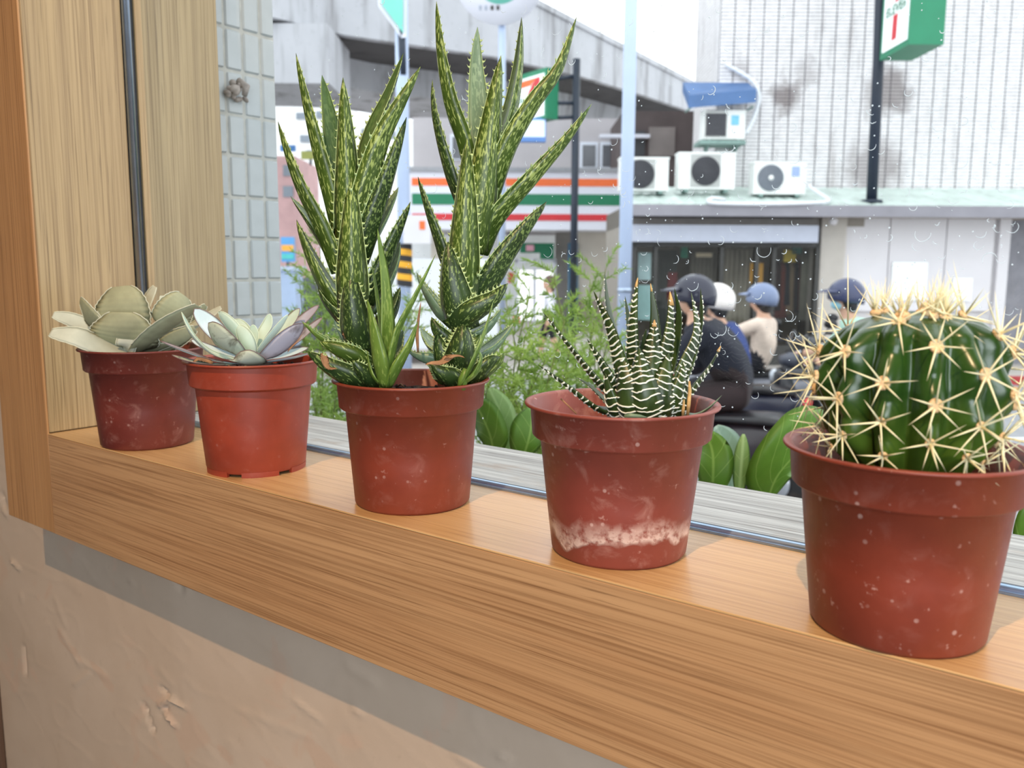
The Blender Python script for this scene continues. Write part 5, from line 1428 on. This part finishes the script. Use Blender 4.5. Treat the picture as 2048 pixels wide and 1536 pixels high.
# ------------------------------------------------------------------ scooters, riders, van
m_tyre = plain('black_tyre', srgb(30, 30, 32), .9, .2, 20)
m_blk = plain('black_glossy_plastic', srgb(26, 27, 31), .3, .15, 6)
m_chr = plain('chrome_parts', srgb(190, 194, 200), .2, .05, 5, 1.0)
def scooter(label, u, v, head, body_c, trim_c=(60, 62, 68), group='motor scooters on the road'):
    base = st(u, v, GROUND)
    d = RH * math.cos(head) + FH * math.sin(head)
    rz = math.atan2(d.y, d.x)
    r = thing('motor_scooter', label, 'scooter', base, rz, group)
    Mx = MATS[r.name]
    bc = plain('scooter_paint', srgb(*body_c), .3, .08, 4); tc = plain('scooter_trim', srgb(*trim_c), .45, .1, 6)
    W = lambda x, y, z: Mx @ Vector((x, y, z if z < .3 else .3 + .78 * (z - .3)))
    sd = (Mx.to_3x3() @ Vector((0, 1, 0)))
    def tub(name, pts, rad, mt, n=10, par=r):
        return MB().tube([W(*p) for p in catmull(pts, 8)[0]] if len(pts) > 2 else [W(*p) for p in pts], rad, n).build(name, mt, par)
    for x in (-.62, .64):
        b = MB(); b.lathe([(.15, -.045), (.215, -.05), (.24, -.03), (.245, 0), (.24, .03), (.215, .05), (.15, .045)], 22, W(x, 0, .245), 0, True, sd); wh = b.build('wheel', m_tyre, r)
        b = MB(); b.lathe([(0, -.03), (.15, -.035), (.15, .035), (0, .03)], 18, W(x, 0, .245), 0, False, sd); b.build('hub', m_chr, wh)
    def loft(name, secs, mt):           # sections: x, zlow, zhigh, half width
        b = MB(); vs = []; n = 12
        for x, zl, zh, hw in secs:
            for k in range(n):
                a = 2 * PI * k / n; c_, s_ = math.cos(a), math.sin(a)
                e = lambda q: math.copysign(abs(q) ** .7, q)
                vs.append(W(x, hw * e(c_), (zl + zh) / 2 + (zh - zl) / 2 * e(s_)))
        fs = [tuple(range(n)), tuple((len(secs) - 1) * n + k for k in range(n))]
        for i in range(len(secs) - 1):
            for k in range(n): fs.append((i * n + k, i * n + (k + 1) % n, (i + 1) * n + (k + 1) % n, (i + 1) * n + k))
        b.add(vs, fs); return b.build(name, mt, r)
    loft('rear_body', [(-.92, .56, .66, .05), (-.8, .48, .74, .12), (-.5, .34, .74, .17), (-.2, .30, .70, .17), (-.04, .28, .62, .15)], bc)
    loft('seat', [(-.84, .72, .78, .09), (-.6, .72, .82, .15), (-.3, .70, .79, .15), (-.02, .66, .74, .11)], m_blk)
    loft('floorboard', [(-.1, .25, .33, .15), (.15, .24, .30, .17), (.36, .26, .34, .17)], tc)
    loft('leg_shield', [(.34, .28, .62, .17), (.42, .30, .90, .20), (.50, .42, .96, .16), (.56, .60, .92, .10)], bc)
    loft('front_fender', [(.36, .36, .46, .05), (.52, .46, .54, .08), (.70, .47, .53, .08), (.88, .34, .42, .04)], bc)
    loft('handlebar_cover', [(.30, .98, 1.06, .10), (.40, .96, 1.12, .16), (.50, .98, 1.08, .10)], tc)
    tub('fork', [(.64, -.08, .25), (.5, -.07, .7)], .025, m_chr); tub('fork', [(.64, .08, .25), (.5, .07, .7)], .025, m_chr)
    tub('handlebar', [(.28, -.34, 1.04), (.36, -.18, 1.05), (.38, 0, 1.03), (.36, .18, 1.05), (.28, .34, 1.04)], .018, m_blk)
    for s in (-1, 1):
        mp_ = tub('mirror', [(.38, .2 * s, 1.08), (.36, .27 * s, 1.24)], .008, m_blk)
        b = MB(); b.ball(W(.35, .28 * s, 1.28), .07, .3, 1, .7, 0, 12, 8, Mx.to_3x3()); b.build('mirror_glass', m_blk, mp_)
    b = MB(); b.ball(W(.54, 0, .86), .075, .6, 1.2, .8, 0, 12, 8, Mx.to_3x3()); b.build('headlight', plain('clear_lamp_glass', srgb(216, 222, 230), .1, .05), r)
    b = MB(); b.ball(W(-.92, 0, .66), .06, .5, 1.6, .7, 0, 12, 8, Mx.to_3x3()); b.build('tail_light', m_sred, r)
    tub('exhaust', [(-.2, -.2, .26), (-.5, -.22, .26), (-.9, -.22, .34)], [.03, .04, .055, .06, .06, .06, .06, .06, .05], m_chr)
    b = MB(); b.lathe([(0, -.01), (.012, -.01), (.012, .01), (0, .01)], 8, W(-.2, .14, .1)); 
    tub('stand', [(-.15, .12, .28), (-.2, .14, 0)], .014, m_blk)
    return r
def figure(name, label, J, edges, tags, mats, cat='person', root='pelvis', group=None):
    # J: joint -> (point, radius); edges: (a, b, tag); tags -> material index
    names = list(J); idx = {n: i for i, n in enumerate(names)}
    me = bpy.data.meshes.new(name)
    me.from_pydata([tuple(J[n][0]) for n in names], [(idx[a], idx[b]) for a, b, t in edges], [])
    o = bpy.data.objects.new(name, me); COL.objects.link(o)
    md = o.modifiers.new('skin', 'SKIN'); md.use_smooth_shade = True
    for i, n in enumerate(names):
        sv = me.skin_vertices[0].data[i]; r = J[n][1]
        sv.radius = r if isinstance(r, tuple) else (r, r)
        sv.use_root = (n == root)
    sb = o.modifiers.new('sub', 'SUBSURF'); sb.levels = 2; sb.render_levels = 2
    bpy.context.view_layer.update()
    dg = bpy.context.evaluated_depsgraph_get()
    m2 = bpy.data.meshes.new_from_object(o.evaluated_get(dg))
    V = [v.co.copy() for v in m2.vertices]; Fs = [list(p.vertices) for p in m2.polygons]
    bpy.data.objects.remove(o); bpy.data.meshes.remove(me); bpy.data.meshes.remove(m2)
    r = thing(name, label, cat, Vector((J[root][0].x, J[root][0].y, min(p.z for p in V))), 0, group)
    b = MB(); b.add(V, Fs)
    segs = [(J[a][0], J[b_][0], t) for a, b_, t in edges]
    for k, f in enumerate(b.f):
        c = sum((b.v[i] for i in f), Vector()) / len(f)
        best = None
        for p, q, t in segs:
            dq = q - p; s = max(0, min(1, (c - p).dot(dq) / max(1e-9, dq.length_squared)))
            d2 = (c - p - dq * s).length_squared
            if best is None or d2 < best[0]: best = (d2, t)
        b.m[k] = tags[best[1]]
    # fingers curled from each hand
    for n in names:
        if n.startswith('hand'):
            p = J[n][0]; e = J['elbow' + n[4:]][0]; d = (p - e).normalized(); sdv = d.cross(ZA).normalized(); dn = -(ZA - d * d.z).normalized()
            for q in range(4):
                o_ = p + d * .03 + sdv * (.027 - .018 * q)
                L = (.068, .078, .072, .056)[q]
                b.tube([o_, o_ + d * L * .5, o_ + d * L * .72 + dn * L * .3, o_ + d * L * .55 + dn * L * .55], [.0095, .0088, .008, .006], 6, tags['skin'])
            b.tube([p + sdv * .03, p + sdv * .05 + d * .025, p + sdv * .045 + d * .055 + dn * .02], [.011, .010, .007], 6, tags['skin'])
    b.build('body', mats, r)
    return r
m_skin = plain('light_skin', srgb(206, 164, 140), .6, .06, 20)
def cloth(name, *c): return plain(name, srgb(*c), .9, .12, 8, 0, None, .004)
def head(r, c, f, hair, helmet=None, visor=True, mask=None, R=.105, chin=True):
    s = f.cross(ZA).normalized(); rot = Matrix((f, s * -1, ZA)).transposed()
    def hp(x, y, z): return c + f * x + (-s) * y + ZA * z
    b = MB()
    vs = []; fs = []; nu, nv = 18, 13
    for i in range(nv + 1):
        th = PI * i / nv
        for k in range(nu):
            a = 2 * PI * k / nu
            x, y, z = math.sin(th) * math.cos(a), math.sin(th) * math.sin(a), math.cos(th)
            jaw = 1 - .30 * max(0, -z) ** 1.2
            px, py, pz = x * R * .95 * jaw + (.012 if z < -.2 and x > 0 else 0), y * R * .78 * jaw, z * R * 1.16
            vs.append(hp(px, py, pz))
    for i in range(nv):
        for k in range(nu): fs.append((i * nu + k, (i + 1) * nu + k, (i + 1) * nu + (k + 1) % nu, i * nu + (k + 1) % nu))
    b.add(vs, fs)
    b.ball(hp(R * .97, 0, -.012), .015, 1.2, .8, 1.4, 0, 8, 6, rot)
    for sg in (-1, 1): b.ball(hp(-.004, sg * R * .78, -.005), .022, .8, .35, 1.3, 0, 8, 6, rot)
    h = b.build('head', m_skin, r)
    b = MB()
    for sg in (-1, 1): b.ball(hp(R * .86, sg * .034, .012), .0115, .6, 1.1, .7, 0, 8, 6, rot)
    b.build('eyes', m_blk, h)
    b = MB(); b.ball(hp(R * .90, 0, -.058), .02, .4, 1.1, .32, 0, 10, 6, rot); b.build('mouth', plain('lips', srgb(170, 96, 90), .5, .05), h)
    b = MB(); vs = []; fs = []
    b.ball(hp(-.018, 0, .022), R * 1.06, .98, .86, 1.1, 0, 16, 10, rot); b.ball(hp(-.045, 0, -.055), R * .80, .75, .9, 1.0, 0, 14, 9, rot); b.build('hair', hair, h)
    if mask:
        b = MB(); b.ball(hp(R * .52, 0, -.052), R * .64, .85, .98, .72, 0, 14, 8, rot); b.build('face_mask', mask, h)
    if helmet:
        b = MB(); RR = R * 1.36; vs = []; fs = []; nu, nv = 24, 9
        for lay, sc in ((0, 1.0), (1, .93)):
            for i in range(nv + 1):
                th = (PI * .63) * i / nv
                for k in range(nu):
                    a = 2 * PI * k / nu
                    z = math.cos(th) * RR * sc; cut = .02 * math.cos(a)
                    vs.append(hp(-.01 + math.sin(th) * math.cos(a) * RR * sc * 1.08, math.sin(th) * math.sin(a) * RR * .93 * sc, .022 + z + (cut if i == nv else 0)))
        for lay in (0, 1):
            o_ = lay * (nv + 1) * nu
            for i in range(nv):
                for k in range(nu):
                    q = (o_ + i * nu + k, o_ + (i + 1) * nu + k, o_ + (i + 1) * nu + (k + 1) % nu, o_ + i * nu + (k + 1) % nu)
                    fs.append(q if lay == 0 else q[::-1])
        for k in range(nu): fs.append((nv * nu + k, (2 * nv + 1) * nu + k, (2 * nv + 1) * nu + (k + 1) % nu, nv * nu + (k + 1) % nu))
        b.add(vs, fs); hl_ = b.build('helmet', helmet, r)
        if visor:
            b = MB(); vs = []; fs = []; n = 10
            for i in range(n + 1):
                a = -1.05 + 2.1 * i / n
                for (q, z) in ((1.02, .052), (1.62 - .22 * abs(a), .030), (1.62 - .22 * abs(a), .024), (1.02, .040)):
                    vs.append(hp(-.01 + math.cos(a) * RR * q * 1.03, math.sin(a) * RR * .95 * min(q, 1.15), z + .022))
            for i in range(n):
                for k in range(4): fs.append((i * 4 + k, i * 4 + (k + 1) % 4, i * 4 + 4 + (k + 1) % 4, i * 4 + 4 + k))
            fs += [(0, 1, 2, 3), (n * 4, n * 4 + 1, n * 4 + 2, n * 4 + 3)]
            b.add(vs, fs); b.build('visor', helmet, hl_)
    return h
def seated(name, label, hc, head_dir, seat_u, seat_v, mats, hand_pts, foot_dz=.30, lean=.10, hair=None, helmet=None, mask=None, sw=.19, bulk=1.0, seat_z=.64, visor=True, group='riders on motor scooters'):
    f = (RH * math.cos(head_dir) + FH * math.sin(head_dir)).normalized(); s = f.cross(ZA)
    P = st(seat_u, seat_v, GROUND + seat_z + .09)
    neck = hc - ZA * .140 - f * .03
    ch = P.lerp(neck, .66) - f * .03; belly = P.lerp(neck, .33) - f * .035
    J = {'pelvis': (P, (.155 * bulk, .135 * bulk)), 'belly': (belly, (.15 * bulk, .13 * bulk)), 'chest': (ch, (.165 * bulk, .13 * bulk)), 'neckbase': (neck - ZA * .04, .085 * bulk), 'neck': (neck, .056), 'skull': (hc - ZA * .03, .06)}
    E = [('pelvis', 'belly', 'top'), ('belly', 'chest', 'top'), ('chest', 'neckbase', 'top'), ('neckbase', 'neck', 'skin'), ('neck', 'skull', 'skin')]
    for i, sg in enumerate((-1, 1)):
        sh = ch.lerp(neck, .52) + s * (sw * sg)
        hd = hand_pts[i]
        mid = (sh + hd) / 2; L = .58; dd = (hd - sh).length
        hgt = math.sqrt(max(0.0, (L * L - dd * dd))) / 2
        el = mid + (s * sg * .5 - ZA * .85).normalized() * hgt
        wr = el.lerp(hd, .84)
        J['sh%d' % i] = (sh, .078 * bulk); J['elbow%d' % i] = (el, .055 * bulk); J['wrist%d' % i] = (wr, .038 * bulk); J['hand%d' % i] = (hd, (.042, .03))
        E += [('chest', 'sh%d' % i, 'top'), ('sh%d' % i, 'elbow%d' % i, 'top'), ('elbow%d' % i, 'wrist%d' % i, 'sleeve'), ('wrist%d' % i, 'hand%d' % i, 'skin')]
        hip = P + s * (.09 * sg) + f * .04 - ZA * .01
        foot = st(seat_u, seat_v, GROUND + foot_dz) + f * .40 + s * (.12 * sg)
        kn = hip + f * .40 + s * (.07 * sg) - ZA * .06
        an = foot + ZA * .09 - f * .04
        J['hip%d' % i] = (hip, .10 * bulk); J['knee%d' % i] = (kn, .068 * bulk); J['ankle%d' % i] = (an, .045 * bulk); J['toe%d' % i] = (foot + f * .15 + ZA * .03, .038); 
        E += [('pelvis', 'hip%d' % i, 'pants'), ('hip%d' % i, 'knee%d' % i, 'pants'), ('knee%d' % i, 'ankle%d' % i, 'pants'), ('ankle%d' % i, 'toe%d' % i, 'shoe')]
    r = figure(name, label, J, E, {'top': 0, 'sleeve': 1, 'pants': 2, 'skin': 3, 'shoe': 4}, mats, group=group)
    head(r, hc, f, hair or m_blk, helmet, visor, mask)
    return r
LEFT = PI - .62
def handle(u, v, head_, side):
    f = RH * math.cos(head_) + FH * math.sin(head_); s = f.cross(ZA)
    return st(u, v, GROUND + .90) + f * .28 + s * (.32 * side)
m_shoe = plain('dark_shoe', srgb(44, 40, 40), .7, .1)
# rider in beige
v_ = 8.1; ub = uz(1512, 740, v_)[0]
scooter('grey scooter ridden by the person in the beige jacket', ub - .13, v_ + .16, LEFT, (150, 152, 162), (190, 150, 160))
fv = RH * math.cos(LEFT) + FH * math.sin(LEFT)
mb_ = cloth('beige_jacket', 214, 196, 182); mk = cloth('black_trousers', 32, 32, 40)
seated('person', 'person in a beige jacket and grey-blue helmet riding a scooter to the left', at(1522, 600, v_), LEFT, ub + .02, v_ - .02, [mb_, mb_, mk, m_skin, m_shoe], [handle(ub - .13, v_ + .16, LEFT, -1), handle(ub - .13, v_ + .16, LEFT, 1)], hair=plain('dark_hair', srgb(36, 30, 30), .6, .2, 60), helmet=plain('grey_blue_helmet', srgb(118, 132, 164), .25, .05), bulk=.92)
# rider in black, nearest
v_ = 5.9; ub = uz(1415, 800, v_)[0]
scooter('black scooter under the broad rider in the dark jacket', ub - .10, v_, PI - .75, (34, 30, 36), (50, 40, 44))
md_ = cloth('dark_navy_jacket', 24, 27, 40); mp2 = cloth('dark_brown_trousers', 44, 34, 36)
f2 = PI - .75
seated('person', 'broad person in a dark jacket and dark glossy helmet, nearest of the scooter riders', at(1386, 596, v_), PI - .35, ub + .22, v_ - .15, [md_, md_, mp2, m_skin, m_shoe], [handle(ub - .1, v_, f2, -1), handle(ub - .1, v_, f2, 1)], hair=m_blk, helmet=plain('dark_glossy_helmet', srgb(44, 46, 62), .15, .1), bulk=1.22, sw=.22, seat_z=.72)
# rider with white helmet, further on
v_ = 7.0; ub = uz(1432, 760, v_)[0]
scooter('dark scooter half hidden behind the rider in the dark jacket', ub - .1, v_ + .2, PI - .6, (40, 44, 60))
mbl = cloth('blue_jacket', 50, 66, 120)
seated('person', 'person in a blue jacket and white helmet behind the dark-jacketed rider', at(1431, 606, v_), PI - .6, ub + .2, v_, [mbl, mbl, mk, m_skin, m_shoe], [handle(ub - .1, v_ + .2, PI - .6, -1), handle(ub - .1, v_ + .2, PI - .6, 1)], hair=m_blk, helmet=plain('white_helmet', srgb(232, 226, 222), .25, .04), visor=False, bulk=.9)
# rider in mint with a face mask
v_ = 7.1; ub = uz(1735, 740, v_)[0]
scooter('black scooter ridden by the person in the mint shirt', ub - .22, v_, PI - .15, (34, 36, 42), (70, 74, 86))
mm = cloth('mint_shirt', 186, 222, 206)
seated('person', 'person in a mint shirt, dark helmet and blue face mask riding behind the cactus', at(1690, 596, v_), PI - .2, ub + .2, v_, [mm, m_skin, mk, m_skin, m_shoe], [handle(ub - .22, v_, PI - .15, -1), handle(ub - .22, v_, PI - .15, 1)], hair=m_blk, helmet=plain('dark_blue_helmet', srgb(62, 68, 98), .2, .1), mask=plain('pale_blue_mask', srgb(150, 200, 216), .7, .05), bulk=.95)
# parked scooters between the riders
for px, v_, hd, c, lb in ((1600, 9.3, -PI / 2 - .3, (38, 40, 46), 'black scooter parked nose-on between the beige rider and the cactus'), (1700, 10.3, -PI / 2 - .2, (60, 64, 76), 'dark grey scooter parked nose-on beside the cactus')):
    scooter(lb, uz(px, 700, v_)[0], v_, hd, c)
# walker in white near the store
v_ = 13.7; f = -RH; s = f.cross(ZA); hc = at(1098, 568, v_); pel = st(uz(1100, 640, v_)[0], v_, GROUND + .1 + .80); neck = hc - ZA * .15
J = {'pelvis': (pel, (.15, .12)), 'belly': (pel.lerp(neck, .4), (.145, .115)), 'chest': (pel.lerp(neck, .75), (.16, .12)), 'neck': (neck, .052), 'skull': (hc - ZA * .03, .06)}
E = [('pelvis', 'belly', 'top'), ('belly', 'chest', 'top'), ('chest', 'neck', 'top'), ('neck', 'skull', 'skin')]
for i, sg in enumerate((-1, 1)):
    sh = pel.lerp(neck, .85) + s * (.17 * sg); el = sh - ZA * .27 + s * (.05 * sg) - f * .03; hd = el - ZA * .20 + f * .08
    J['sh%d' % i] = (sh, .065); J['elbow%d' % i] = (el, .045); J['hand%d' % i] = (hd, (.036, .028))
    E += [('chest', 'sh%d' % i, 'top'), ('sh%d' % i, 'elbow%d' % i, 'top'), ('elbow%d' % i, 'hand%d' % i, 'skin')]
    hip = pel + s * (.09 * sg) - ZA * .03; ft = st(uz(1100, 640, v_)[0], v_, GROUND + .1) + s * (.10 * sg) + f * (.16 * sg); kn = hip.lerp(ft, .5) + f * .03 + ZA * .02
    J['hip%d' % i] = (hip, .10); J['knee%d' % i] = (kn, .062); J['ankle%d' % i] = (ft + ZA * .09, .038); J['toe%d' % i] = (ft + f * .15 + ZA * .035, .034)
    E += [('pelvis', 'hip%d' % i, 'pants'), ('hip%d' % i, 'knee%d' % i, 'pants'), ('knee%d' % i, 'ankle%d' % i, 'skin'), ('ankle%d' % i, 'toe%d' % i, 'shoe')]
wk = figure('person', 'person on foot in a white shirt and dark shorts by the store entrance', J, E, {'top': 0, 'pants': 1, 'skin': 2, 'shoe': 3}, [cloth('white_shirt', 226, 226, 236), mk, m_skin, m_shoe])
head(wk, hc, (f * .8 - FH * .6).normalized(), plain('grey_brown_hair', srgb(90, 72, 62), .7, .2, 60))
def van(label, px0, px1, v, col, h=1.75, head_=0.0, name='van'):
    ua_, ub_ = uz(px0, 600, v)[0], uz(px1, 600, v)[0]; L = ub_ - ua_
    r = thing(name, label, 'car' if h < 1.6 else 'van', st((ua_ + ub_) / 2, v, GROUND))
    mp = plain('vehicle_paint', srgb(*col), .3, .04, 2); gl = plain('vehicle_glass', srgb(120, 150, 176), .1, .15, 2)
    prof = [(0, .35), (0, .80), (.06, .95), (.16, 1.0), (.26, h - .12), (.34, h), (.94, h), (1, h - .15), (1, .35)] if h > 1.6 else [(0, .3), (0, .68), (.05, .78), (.24, .86), (.36, h - .05), (.44, h), (.72, h), (.88, .92), (1, .86), (1, .3)]
    b = MB(); wd = 1.55
    b.poly([st(ua_ + x * L, v - wd / 2, GROUND + z) for x, z in prof][::-1], -FH, -wd); b.build('body', mp, r)
    wins = ((.20, .33), (.37, .62), (.65, .92)) if h > 1.6 else ((.34, .55), (.58, .78))
    for a, c in wins:
        b = MB(); b.sbox(ua_ + a * L, ua_ + c * L, v - wd / 2 - .012, v - wd / 2 + .01, GROUND + (1.02 if h > 1.6 else .9), GROUND + h - .16); b.build('side_window', gl, r)
    for q in (.18, .82):
        b = MB(); b.lathe([(.12, -.09), (.28, -.1), (.31, -.06), (.31, .06), (.28, .1), (.12, .09)], 20, st(ua_ + q * L, v - wd / 2 + .06, GROUND + .31), 0, True, FH); w1 = b.build('wheel', m_tyre, r)
        b = MB(); b.lathe([(0, -.09), (.19, -.08), (.19, .08), (0, .09)], 16, st(ua_ + q * L, v - wd / 2 + .06, GROUND + .31), 0, False, FH); b.build('hub_cap', m_chr, w1)
    b = MB(); b.sbox(ua_ - .04, ua_ + .1, v - wd / 2, v + wd / 2, GROUND + .35, GROUND + .52); b.build('bumper', m_dk, r)
    return r
van('white van with bluish windows passing behind the aloe stems', 742, 1000, 15.6, (226, 230, 236))
van('dark car low behind the feathery shrub on the left', 596, 745, 17.5, (70, 74, 84), 1.42, 0, 'car')
# ------------------------------------------------------------------ planter and plants just outside
m_plt = plain('grey_planter_concrete', srgb(140, 138, 132), .9, .12, 6)
pb = thing('planter_box', 'long grey planter trough under the window outside the weathered board', 'planter', (1.0, .75, GROUND))
b = MB()
for lo, hi in (((-.55, .32, GROUND), (2.3, .35, -.30)), ((-.55, 1.16, GROUND), (2.3, 1.20, -.30)), ((-.55, .34, GROUND), (-.51, 1.16, -.30)), ((2.26, .34, GROUND), (2.3, 1.16, -.30)), ((-.51, .34, GROUND), (2.26, 1.16, -1.2))): b.box(lo, hi)
b.build('trough', m_plt, pb)
b = MB(); b.box((-.51, .34, -1.2), (2.26, 1.16, -.34)); b.build('soil', m_soil, pb)
def fernmat():
    t = NT('feathery_green_needles'); v = t.coord('Object'); f = t.noise(v, 14, 3)
    tr = t.n('ShaderNodeBsdfTranslucent'); mx = t.n('ShaderNodeMixShader'); mx.inputs[0].default_value = .35
    col = t.ramp(f, [(.3, srgb(112, 148, 66)), (.7, srgb(168, 196, 100))])
    t.l(col, tr.inputs[0]); t.done(col, .6)
    t.l(t.b.outputs[0], mx.inputs[1]); t.l(tr.outputs[0], mx.inputs[2]); t.l(mx.outputs[0], t.out.inputs[0])
    return t.mat
m_fern = fernmat(); m_fstem = plain('green_brown_stem', srgb(120, 132, 76), .7, .15, 30)
def shrub(label, base, tips, seed, dense=1.0):
    rr = random.Random(seed)
    r = thing('feathery_shrub', label, 'shrub', base)
    fo = MB(); axes = []
    for (px, py, v) in tips:
        T = at(px, py, v); B = base + Vector((rr.uniform(-.05, .05), rr.uniform(-.05, .05), 0))
        mid = B.lerp(T, .55) + Vector((rr.uniform(-.04, .04), rr.uniform(-.04, .04), .05))
        pts, L = catmull([B, mid, T], 22)
        MB().tube(pts, [.0024 * (1 - .8 * i / 22) + .0003 for i in range(23)], 5).build('stem', m_fstem, r)
        axes.append((pts, L))
    def needle(p, d, L, wv):
        s = d.cross(Vector((rr.uniform(-1, 1), rr.uniform(-1, 1), rr.uniform(-1, 1)))).normalized() * wv
        fo.add([p - s, p + s, p + d * L * .6 + s * .8, p + d * L, p + d * L * .6 - s * .8], [(0, 1, 2, 3, 4)])
    for pts, L in axes:
        for i in range(5, 23):
            t = (pts[i] - pts[i - 1]).normalized()
            for q in range(2):
                if rr.random() > dense: continue
                sd = Vector((rr.gauss(0, 1), rr.gauss(0, 1), rr.gauss(0, .35))); sd = (sd - t * sd.dot(t)).normalized()
                bl = L * rr.uniform(.10, .24) * (1.2 - .75 * i / 22)
                d = (sd * .85 + t * .5 + ZA * .05).normalized()
                e = pts[i]; n = max(6, int(bl / .0052))
                fo.tube([e, e + d * bl * .5 + ZA * bl * .03, e + d * bl], [.0008, .0006, .0002], 3, 0, False)
                for k in range(n):
                    p = e + d * bl * (k + .5) / n + ZA * bl * .03 * math.sin(PI * k / n)
                    for z in range(4):
                        nd = (d * .8 + Vector((rr.uniform(-1, 1), rr.uniform(-1, 1), rr.uniform(-.7, .9)))).normalized()
                        needle(p, nd, rr.uniform(.009, .018), rr.uniform(.0007, .0011))
    fo.build('foliage', m_fern, r)['kind'] = 'stuff'
    return r
c1 = on_plane(1040, 1010, 2, -.34)
c1 = Vector((.09, .62, -.35)); c2 = Vector((-.36, .66, -.35)); c3 = Vector((.02, .95, -.35))
shrub('feathery bright green shrub between the aloe pot and the zebra plant', c1, [(1108, 545, 1.35), (1060, 585, 1.25), (1012, 600, 1.3), (1130, 640, 1.2), (1050, 680, 1.15), (1000, 640, 1.2), (1090, 720, 1.15), (1010, 760, 1.1), (1140, 700, 1.25), (1060, 800, 1.05), (985, 720, 1.15)], 5, .85)
shrub('feathery shrub with long light sprays reaching behind the zebra plant', c3, [(1212, 536, 1.5), (1180, 560, 1.5), (1205, 655, 1.45), (1165, 600, 1.45), (1225, 650, 1.4), (1150, 680, 1.4), (1120, 620, 1.5), (1190, 700, 1.35), (1100, 770, 1.3)], 8, .6)
shrub('feathery green shrub behind the rosette pot, beside the tiled pillar', c2, [(600, 570, 1.45), (640, 490, 1.5), (618, 520, 1.45), (690, 560, 1.45), (655, 600, 1.35), (720, 600, 1.5), (610, 640, 1.3), (680, 650, 1.3), (740, 560, 1.55), (640, 760, 1.2), (670, 800, 1.15), (770, 600, 1.5), (860, 560, 1.5), (830, 640, 1.4)], 12, .55)
def broadmat(name, a, b_, vein):
    t = NT(name); uv = t.n('ShaderNodeTexCoord').outputs['UV']; sp = t.sep(uv)
    mid = t.mask(t.math('ABSOLUTE', sp[0]), .020, .006)
    ph = t.math('SUBTRACT', t.math('MULTIPLY', sp[1], 5.5), t.math('MULTIPLY', t.math('ABSOLUTE', sp[0]), 6.0))
    side = t.mask(t.math('ABSOLUTE', t.math('SUBTRACT', t.math('FRACT', ph), .5)), .05, .015)
    f = t.noise(t.coord('Object'), 30, 3)
    col = t.ramp(f, [(.3, a), (.7, b_)])
    col = t.mix(t.math('MULTIPLY', t.math('MAXIMUM', mid, t.math('MULTIPLY', side, .6)), .8), col, vein)
    tr = t.n('ShaderNodeBsdfTranslucent'); mx = t.n('ShaderNodeMixShader'); mx.inputs[0].default_value = .25
    t.l(col, tr.inputs[0]); t.done(col, .45)
    t.l(t.b.outputs[0], mx.inputs[1]); t.l(tr.outputs[0], mx.inputs[2]); t.l(mx.outputs[0], t.out.inputs[0])
    return t.mat
m_broad = broadmat('broad_green_leaf', srgb(84, 128, 36), srgb(104, 150, 48), srgb(150, 186, 90))
m_broadp = broadmat('pale_green_leaf', srgb(130, 164, 96), srgb(150, 182, 112), srgb(176, 204, 140))
m_broadg = broadmat('silvery_leaf_back', srgb(160, 190, 180), srgb(176, 204, 194), srgb(190, 214, 204))
def obov(hw): return lambda s: hw * (max(.05, math.sin(PI * min(1, (s * .96 + .02)) ** 1.25)) ** .72)
def broad(label, base, leaves, v):
    r = thing('broad_leaf_plant', label, 'plant', base)
    for pts, wd, nin, ms in leaves:
        P = [at(x, y, v + d / 100) for x, y, d in pts]
        lf = Leaf(P, obov(wd / 2 * v / FPX), nin, .24, .8, 18, 6, 1.0)
        lf.mb().build('leaf', ms, r)
        p = P[0]
        MB().tube(catmull([p + (p - P[1]) * -.02, p.lerp(base, .5) + ZA * .01, base + ZA * .005], 6)[0], .0028, 6).build('leaf_stalk', m_broadp, r)
    return r
G2 = [m_broad, m_broad]
q = on_plane(1480, 1180, 2, -.34)
broad('broad-leaved green plant behind the weathered board, between the two right pots', Vector((.62, .46, -.34)),
 [([(1530, 1010, 0), (1545, 940, -1), (1590, 880, 0), (1650, 830, 1)], 190, cvec(-.35, .8, .45), G2),
  ([(1420, 1010, -1), (1428, 950, -1), (1428, 900, 0), (1412, 862, 1)], 80, cvec(.4, .8, .4), G2),
  ([(1470, 1000, 2), (1462, 940, 3), (1452, 890, 3), (1432, 852, 3)], 80, cvec(.1, -.9, .3), [m_broadg, m_broadg]),
  ([(1476, 1010, -1), (1480, 960, -1), (1484, 910, -.5), (1487, 868, 0)], 34, cvec(.2, .9, .3), [m_broadp, m_broadp]),
  ([(1490, 1020, -2), (1450, 990, -3), (1425, 970, -3), (1396, 960, -3)], 50, cvec(.2, .4, .9), G2)], .86)
broad('broad-leaved green plant behind the weathered board, left of the zebra pot', Vector((.30, .42, -.34)),
 [([(990, 920, 0), (985, 870, -1), (970, 830, 0), (948, 800, 1)], 84, cvec(.4, .8, .3), G2),
  ([(1010, 920, 2), (1008, 870, 2), (998, 820, 2), (978, 776, 2)], 64, cvec(-.2, .9, .3), [m_broadp, m_broadp]),
  ([(1040, 930, -.5), (1050, 890, -1), (1058, 850, -.5), (1064, 815, 0)], 84, cvec(-.3, .8, .4), G2)], .98)
broad('single green broad leaf showing at the right edge behind the cactus pot', Vector((1.12, .50, -.34)),
 [([(2030, 1120, 0), (2050, 1060, 0), (2070, 1010, 0), (2090, 970, 0)], 110, cvec(-.4, .8, .4), G2)], .66)
